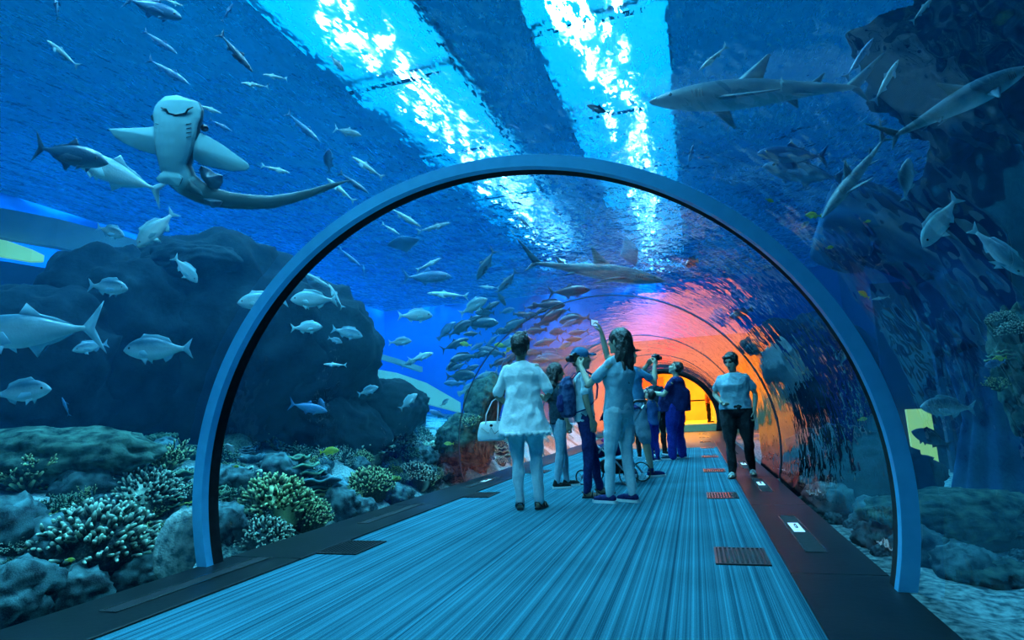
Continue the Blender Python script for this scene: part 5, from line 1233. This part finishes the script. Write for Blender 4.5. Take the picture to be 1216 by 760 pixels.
bk = empty('backpack', p2.matrix_basis @ (V(0, -.2, 1.17)*s2), p2.rotation_euler.z); tag(bk, 'blue backpack on the back of the boy in the cap', 'backpack')
bm = bmesh.new(); stack(bm, [(0, 0, -.24, .1, .06), (0, 0, -.22, .14, .085), (0, 0, -.05, .15, .1), (0, 0, .12, .14, .085), (0, .01, .2, .1, .05), (0, .02, .22, .05, .03)]); fuse('bag_body', bm, M_DKB, bk, .01, 3, .012, (9, 9, 9))
bm = bmesh.new(); stack(bm, [(0, -.075, -.18, .09, .03), (0, -.085, -.1, .11, .045), (0, -.08, 0, .1, .03), (0, -.07, .02, .08, .01)]); fuse('front_pocket', bm, M_NAVY, bk, .009, 2)
for sx in (-1, 1):
    bm = bmesh.new(); loft(bm, [[V(sx*x-.022, y, z), V(sx*x+.022, y, z), V(sx*x+.022, y+.012*q, z+.012), V(sx*x-.022, y+.012*q, z+.012)] for x, y, z, q in ((.09, .05, .18, 0), (.12, .12, .255, 0), (.125, .2, .265, 0), (.125, .3, .2, 1), (.125, .325, .08, 1), (.14, .3, -.05, 1), (.17, .19, -.16, 0), (.13, .06, -.2, 0))]); obj('strap', bm, M_NAVY, bk)

# --- long-haired woman photographing with both arms raised
def h3(root, c, M, s):
    def ex(bm, P, M4, s):
        random.seed(5)
        for k in range(26):
            a = R_(200 + 140*k/25); x0, y0 = math.cos(a)*.07, math.sin(a)*.08; pts = []; L = random.uniform(.3, .44)
            for j in range(9):
                t = j/8; pts.append(P(x0*(1+.6*t) + .012*math.sin(t*9+k), y0*(1+.5*t) - .02 + .014*math.cos(t*8+k*2), .05 - L*t))
            chain(bm, pts, [.028*s, .031*s, .031*s, .03*s, .028*s, .025*s, .021*s, .016*s, .008*s], 7)
    hair_cap(root, c, M, s, 1.16, ex, seed=3)
p3, s3, S3, hc3, hM3 = person('person', 'woman with long wavy dark hair, both arms raised, in pale tee and jeans', (-.77, 6.32), 66, 1.76, SKIN, female=True, hd=(0, 8, 0), lean=(.0, -.05),
   arms=[((-.27, .16, 1.17), (-.14, .33, 1.38), (.25, .6, .6), (.9, -.3, -.2), .9), ((.17, .19, 1.47), (.1, .20, 1.74), (-.1, .25, .95), (-.3, .9, -.2), .9)],
   feet=[(-.075, .12, .085, -.05, 1), (.07, -.05, .085, .1, 1)], top=(M_TEE, 'tee', .9), bottom=(M_PALE, 'tight', .95), shoes=(M_NAVY, M_WHITE, 'slipper'), hairf=h3, bust=.025, build=1.03)
def device(wr, d, label, rot, p=None, cam_=False):
    """a phone or camera in a hand"""
    g = empty('camera' if cam_ else 'phone', wr, rot); tag(g, label, 'camera' if cam_ else 'phone')
    bm = bmesh.new()
    if cam_:
        box(bm, -.065, -.03, -.045, .065, .03, .045); box(bm, -.025, -.025, .045, .025, .02, .065); o = obj('camera_body', bm, PHONE, g, False); o.modifiers.new('b', 'BEVEL').width = .008
        bm = bmesh.new(); tube(bm, [V(0, .03, 0), V(0, .06, 0), V(0, .065, 0), V(0, .1, 0)], [.034, .034, .03, .031], 20); obj('lens', bm, DARK, g)
    else:
        box(bm, -.075, -.004, -.038, .075, .004, .038); o = obj('phone_body', bm, PHONE, g, False); o.modifiers.new('b', 'BEVEL').width = .004
        bm = bmesh.new(); box(bm, -.068, -.0055, -.033, .068, -.0045, .033); obj('screen', bm, SCREEN, g, False)
    return g
R3 = p3.matrix_basis
device(R3 @ (V(.08, .27, 1.85)*s3), 0, 'phone held high by the long-haired woman', R_(66))
device(R3 @ (V(-.10, .43, 1.47)*s3), 0, 'black camera held out by the long-haired woman level with the boy in the cap', R_(66), None, True)

# --- man in shorts with a camera
def h4(root, c, M, s):
    hair_cap(root, c, M, s, 1.02); bm = bmesh.new(); M4 = M.to_4x4(); P = lambda x, y, z: c + M @ (V(x, y, z)*s)
    ball(bm, P(0, -.012, .07), (.09*s, .104*s, .072*s), M4, 18); cp = fuse('cap', bm, M_DKT, root, .008, 2)
    bm = bmesh.new(); loft(bm, [[P(math.sin(a)*.075, .075 + math.cos(a)*.03, .066), P(math.sin(a)*.07, .09 + math.cos(a)*.09, .05), P(math.sin(a)*.07, .09 + math.cos(a)*.09, .042), P(math.sin(a)*.075, .075 + math.cos(a)*.03, .056)] for a in [R_(-85+17*k) for k in range(11)]]); obj('brim', bm, M_DKT, cp)
p4, s4, S4, _, _ = person('person', 'man in a dark cap and grey-blue shorts aiming a camera, behind the long-haired woman', (-.86, 8.70), -48, 1.84, SKIN, hd=(0, 5, 0),
   arms=[((-.24, .22, 1.22), (-.05, .34, 1.47), (.3, .6, .6), (1, 0, 0), .9), ((.25, .2, 1.2), (.08, .36, 1.46), (-.3, .6, .6), (-1, 0, 0), .9)],
   feet=[(-.12, -.08, .085, -.2, 1), (.14, .12, .085, .15, 1)], top=(cloth('slate tee', (.08, .3, .5), (.1, .36, .58)), 'tee', .86), bottom=(M_SHORT, 'shorts', 1.05), shoes=(M_NAVY, M_WHITE, 'sneaker'), hairf=h4, build=1.08)
device(p4.matrix_basis @ (V(.015, .44, 1.56)*s4), 0, 'camera in the raised hands of the man in shorts', R_(-48), None, True)
bm = bmesh.new(); bm2 = [V(-.12, .09, 1.43), V(-.05, .135, 1.3), V(.05, .145, 1.12), V(.15, .1, .95), V(.19, .0, .9), V(.12, -.13, 1.05), V(-.02, -.14, 1.28), V(-.11, -.07, 1.43), V(-.12, .02, 1.46)]
tube(bm, [p*s4 for p in bm2] + [bm2[0]*s4], .012, 6, False); sb = obj('shoulder_strap', bm, M_BLACK, p4)

# --- heavy man in navy looking up
def h5(root, c, M, s): hair_cap(root, c, M, s, 1.03, low=.0)
p5, s5, S5, _, _ = person('person', 'heavy man in navy tee and blue trousers looking up, phone in hands', (-.36, 11.75), 78, 1.80, SKIN, hd=(6, 28, 0), lean=(0, -.06), build=1.36, belly=.09,
   arms=[((-.33, .1, 1.13), (-.1, .42, 1.2), (.4, .9, .1), (0, 0, 1), .8), ((.33, .1, 1.12), (.1, .42, 1.18), (-.4, .9, .1), (0, 0, 1), .8)],
   feet=[(-.16, .08, .085, -.3, 1), (.16, -.02, .085, .2, 1)], top=(M_NAVY, 'tee', .84), bottom=(M_NAVYB, 'wide', 1.1), shoes=(M_DKT, M_WHITE, 'sneaker'), hairf=h5, face=True)
device(p5.matrix_basis @ (V(.0, .54, 1.23)*s5), 0, 'phone held at chest height by the heavy man in navy', R_(62))
# --- child beside him
p6, s6, _, _, _ = person('person', 'small child in blue looking up beside the heavy man', (-.78, 11.35), 50, 1.3, SKIN, hd=(0, 30, 0), child=True, build=.95,
   arms=[((-.24, .0, 1.12), (-.26, .08, .88), (0, .2, -1), (1, 0, 0), .5), ((.24, -.02, 1.12), (.25, .05, .88), (0, .2, -1), (-1, 0, 0), .5)],
   top=(M_BLUE, 'tee', .86), bottom=(M_NAVYB, 'trousers', 1.1), shoes=(M_NAVY, M_WHITE, 'sneaker'), hairf=h5, face=True)
# --- adult behind them facing this way
p7, s7, _, _, _ = person('person', 'adult in dark clothes facing this way behind the small child', (-.78, 12.9), 200, 1.70, SKIN, hd=(0, 10, 0), female=True, top=(M_DKT, 'tee', .86), bottom=(M_BLACK, 'trousers'), shoes=(M_BLACK, M_WHITE, 'sneaker'), hairf=h5, face=True)
p8, s8, _, _, _ = person('person', 'person in dark clothes seen from behind, beyond the man in shorts', (-1.22, 12.2), 20, 1.50, SKIN, hd=(0, 0, 0), female=True, top=(M_DKT, 'tee', .86), bottom=(M_BLACK, 'trousers'), shoes=(M_BLACK, M_WHITE, 'sneaker'), hairf=h5)
# --- woman walking this way
def h9(root, c, M, s):
    def ex(bm, P, M4, s):
        for sx in (-1, 1): ball(bm, P(sx*.07, -.005, .02), (.02*s, .05*s, .06*s), M4, 12)
        ball(bm, P(.02, .055, .08), (.06*s, .035*s, .03*s), M4, 12)
    hair_cap(root, c, M, s, 1.08, ex, low=-.02)
p9, s9, S9, _, _ = person('person', 'woman with short dark hair in a pale V-neck tee and black trousers, walking this way', (.53, 8.6), 170, 1.62, SKIN, female=True, hd=(-18, -16, 0), lean=(0, .03), build=1.2, bust=.03,
   arms=[((-.27, -.05, 1.13), (-.24, .04, .89), (0, .2, -1), (1, 0, 0), .7), ((.28, -.06, 1.15), (.17, .13, 1.02), (-.7, .7, -.3), (-.3, .2, 1), .9)],
   feet=[(-.12, -.10, .095, -.15, 1), (.11, .16, .085, .1, 1)], knees=[(-.12, .05, .49), (.11, .12, .49)], top=(M_TEE, 'tee', .93), bottom=(M_BLACK, 'trousers', 1.1), shoes=(mat('pale straps', (.6, .75, .75), None, 8, .6), None, 'sandal'), hairf=h9, face=True)
bm = bmesh.new(); tube(bm, [V(-.07, .085, 1.415)*s9, V(-.03, .122, 1.36)*s9, V(0, .137, 1.31)*s9, V(.03, .122, 1.36)*s9, V(.07, .085, 1.415)*s9], .005, 6); obj('neckline', bm, M_WHITE, p9)
# --- figure behind the woman in white
p11, s11, _, _, _ = person('person', 'dark-haired person in a dark top and jeans half hidden behind the woman in white', (-1.72, 7.65), -60, 1.56, SKIN2, hd=(0, 0, 0), female=True, top=(M_DKT, 'tee', .88), bottom=(M_SHORT, 'tight', 1), shoes=(M_BLACK, M_WHITE, 'sneaker'), hairf=h3, feet=[(-.08, .1, .085, -.1, 1), (.1, -.1, .085, .2, 1)])
# --- child in the orange hall
p10, s10, _, _, _ = person('person', 'boy in a red checked shirt standing alone in the orange hall', (.55, 27.6), -70, 1.5, SKIN, hd=(0, 0, 0), top=(M_RED, 'sleeve', .86), bottom=(M_BLACK, 'trousers'), shoes=(M_BLACK, None, 'sneaker'), hairf=h5, elev=HZ, build=.85,
   arms=[((-.25, .02, 1.14), (-.14, .24, 1.12), (0, 1, 0), (0, 0, -1), .5), ((.25, .02, 1.14), (.14, .24, 1.12), (0, 1, 0), (0, 0, -1), .5)])

# --- folded pushchair between the groups
def wheel(root, c, r, ax, th=.02):
    w = empty('wheel'); w.parent = root; w.location = c; w.rotation_euler = (0, 0, ax)
    bm = bmesh.new(); n = 28; rg = []
    for k in range(n+1):
        a = 2*PI*k/n; cc = V(0, math.cos(a)*r, math.sin(a)*r); e = V(0, math.cos(a), math.sin(a)); rg.append([cc + V(1, 0, 0)*th*.5*math.cos(b) + e*th*.45*math.sin(b) for b in [2*PI*q/8 for q in range(8)]])
    loft(bm, rg, False); obj('tyre', bm, DARK, w)
    bm = bmesh.new(); ball(bm, (0, 0, 0), (.012, .02, .02))
    for k in range(6): tube(bm, [V(0, 0, 0), V(0, math.cos(k*PI/3)*r*.93, math.sin(k*PI/3)*r*.93)], .004, 5)
    obj('spokes', bm, M_SILV, w)
M_SILV = mat('brushed alloy', (.4, .45, .5), (.5, .55, .6), 20, .3, .8)
st = empty('pushchair', (-1.10, 8.0, 0), R_(75)); tag(st, 'dark pushchair with spoked wheels standing between the boy in the cap and the long-haired woman', 'pushchair')
for x in (-.24, .24):
    wheel(st, (x, -.3, .13), .12, 0); wheel(st, (x, .34, .1), .09, 0)
    bm = bmesh.new(); tube(bm, [V(x, .34, .1), V(x, .2, .3), V(x, -.05, .55), V(x, -.3, .85), V(x, -.42, 1.02)], .012, 8); tube(bm, [V(x, -.3, .13), V(x, -.1, .35), V(x, .1, .5), V(x, .25, .56)], .012, 8); obj('frame', bm, M_SILV, st)
bm = bmesh.new(); tube(bm, [V(-.24, -.42, 1.02), V(-.2, -.45, 1.05), V(.2, -.45, 1.05), V(.24, -.42, 1.02)], .018, 8); obj('push_handle', bm, DARK, st)
bm = bmesh.new(); rcone(bm, (-.14, .15, .42), (.14, .15, .42), .09, .09); rcone(bm, (-.14, -.1, .45), (.14, -.1, .45), .09, .09); rcone(bm, (-.14, -.16, .7), (.14, -.16, .7), .08, .08); rcone(bm, (-.14, -.12, .5), (.14, -.15, .7), .09, .08); rcone(bm, (.14, -.12, .5), (-.14, -.15, .7), .09, .08); fuse('seat', bm, M_NAVY, st, .012, 3, .01)
bm = bmesh.new(); rg = []
for k in range(10):
    a = R_(10 + 14*k); rg.append([V(x, -.2 + math.cos(a)*.34*(1-.3*abs(x)/.25), .78 + math.sin(a)*.26*(1-.15*abs(x)/.25)) for x in (-.25, -.15, 0, .15, .25)] + [V(x, -.2 + math.cos(a)*.325*(1-.3*abs(x)/.25), .78 + math.sin(a)*.245*(1-.15*abs(x)/.25)) for x in (.25, .15, 0, -.15, -.25)])
loft(bm, rg); obj('canopy', bm, M_NAVY, st)
bm = bmesh.new(); stack(bm, [(0, -.05, .14, .18, .16), (0, -.05, .16, .21, .2), (0, -.05, .28, .22, .21), (0, -.05, .3, .2, .19)]); obj('basket', bm, M_BLACK, st)
bm = bmesh.new(); rcone(bm, (0, .05, .55), (.05, -.02, .6), .06, .05); rcone(bm, (.05, -.02, .6), (-.06, .08, .56), .05, .03); o = fuse('blanket', bm, mat('pink cloth', (.9, .08, .4), None, 10, .8), None, .01, 2); o.matrix_world = st.matrix_basis @ Matrix.Identity(4); tag(o, 'bright pink blanket bundled in the dark pushchair', 'blanket')
# ================================================================== floor fittings
m_grate = mat('dark grating', (.01, .012, .014), (.02, .022, .025), 20, .35, .6)
m_steel = mat('polished bar', (.25, .28, .3), None, 20, .22, .9)
def grate(x, y, w, l, label, polished=False, grp=None):
    root = empty('floor_vent', (x, y, 0)); tag(root, label, 'floor vent', grp)
    bm = bmesh.new(); box(bm, -w/2, -l/2, .0, w/2, l/2, .004)
    obj('tray', bm, m_black, root, False)
    bm = bmesh.new(); t = .014
    box(bm, -w/2, -l/2, .004, w/2, -l/2+t, .009); box(bm, -w/2, l/2-t, .004, w/2, l/2, .009); box(bm, -w/2, -l/2+t, .004, -w/2+t, l/2-t, .009); box(bm, w/2-t, -l/2+t, .004, w/2, l/2-t, .009)
    obj('frame', bm, m_grate, root, False)
    bm = bmesh.new(); n = int((w-2*t)/.027)
    for i in range(n): xx = -w/2 + t + (i+.5)*(w-2*t)/n; box(bm, xx-.006, -l/2+t, .004, xx+.006, l/2-t, .009)
    obj('bars', bm, m_steel if polished else m_grate, root, False)
RL = ['vent in the carpet beside the wide black ledge, largest and closest of its row', 'second vent along the carpet edge, catching an orange glint', 'third vent along the carpet edge, near the feet of the walking woman', 'fourth vent along the carpet edge, beyond the walking woman', 'fifth vent, at the edge where the carpet ends']
for i, y in enumerate((4.1, 6.8, 9.45, 12.1, 14.75)): grate(.19, y, .31, .44, RL[i], i > 0)
for i, y in enumerate((17.4, 20.0, 22.6)): grate(.19, y, .31, .44, ['first vent in the dark floor past the carpet', 'middle vent in the dark floor before the end arch', 'last vent in the dark floor before the end arch'][i], True)
LL = ['black vent in the carpet near the foot of the steel ring', 'black vent in the carpet behind the woman in white', 'distant black vent on the coral side of the carpet']
for i, y in enumerate((4.1, 6.95, 9.7)): grate(-2.57, y, .34, .44, LL[i])
# recessed lights and slots in the ledges
m_lamp = mat('recessed lamp glass', (.3, .6, .75), None, 8, .15, emis=(.35, .8, 1.0), estr=.9)
def slot(x, y, w, l, label, lit=None):
    g = empty('ledge_light', (x, y, .0125)); tag(g, label, 'recessed light')
    bm = bmesh.new(); box(bm, -w/2, -l/2, 0, w/2, l/2, .002); obj('recess', bm, m_black, g, False)
    bm = bmesh.new(); t = .007
    box(bm, -w/2, -l/2, .002, w/2, -l/2+t, .005); box(bm, -w/2, l/2-t, .002, w/2, l/2, .005); box(bm, -w/2, -l/2+t, .002, -w/2+t, l/2-t, .005); box(bm, w/2-t, -l/2+t, .002, w/2, l/2-t, .005)
    obj('rim', bm, m_steel, g, False)
    if lit is not None:
        bm = bmesh.new(); box(bm, -w*.28, lit-l*.13, .003, w*.28, lit+l*.13, .006); obj('lamp_glass', bm, m_lamp, g, False)
        bm = bmesh.new(); tube(bm, [V(0, lit-.05, .012), V(0, lit+.05, .012)], .01, 8); obj('lamp_tube', bm, m_steel, g)
slot(.64, 4.85, .13, 1.3, 'long recessed light in the wide black ledge, its lamp glowing pale blue', .15)
slot(.66, 7.6, .13, 1.2, 'recessed light in the black ledge before the feet of the walking woman', .1)
slot(.66, 10.2, .13, 1.2, 'recessed light in the black ledge behind the walking woman', .1)
slot(.66, 13.0, .13, 1.2, 'distant recessed light in the black ledge past the walking woman', .1)
slot(-3.02, 3.1, .12, 1.2, 'long dark slot in the coral-side ledge before the ring foot', None)
slot(-3.02, 5.6, .12, 1.2, 'dark slot in the coral-side ledge past the ring foot', None)
slot(-3.02, 8.2, .12, 1.2, 'dark slot with a pale glint in the coral-side ledge near the handbag', .2)
# hall fittings
rl = empty('railing', (-1.0, 29.5, HZ)); tag(rl, 'dark handrail crossing the orange hall behind the boy', 'railing')
bm = bmesh.new(); tube(bm, [V(-4, 0, 1.0), V(5, 0, 1.0)], .035, 8); obj('rail', bm, m_black, rl)
for x in (-4, -2.5, -1, .5, 2.0, 3.5, 5):
    bm = bmesh.new(); tube(bm, [V(x, 0, 0), V(x, 0, 1.0)], .02, 8); obj('post', bm, m_black, rl)
bm = bmesh.new(); box(bm, -.22, -.22, 0, .22, .22, 3.0); box(bm, -.28, -.28, 0, .28, .28, .2); c_ = obj('hall_column', bm, mat('bright plaster', (.9, .8, .6), None, 5, .6), None, False); c_.location = (1.05, 30.6, HZ); tag(c_, 'pale square column in the orange hall beside the boy', 'column')
bm = bmesh.new(); box(bm, -.75, -.03, -.5, .75, .03, .5); box(bm, -.68, -.045, -.43, .68, -.03, .43)
o = obj('wall_panel', bm, mat('red lit panel', (.8, .05, .02), None, 3, .5, emis=(1, .06, .01), estr=1.6), None, False); o.location = (-2.3, 33.9, 2.2); tag(o, 'glowing red panel on the far wall of the orange hall', 'panel')
bm = bmesh.new(); box(bm, -1.3, 0, 0, 3.4, .3, .14); box(bm, -1.3, .3, 0, 3.4, .6, .28)
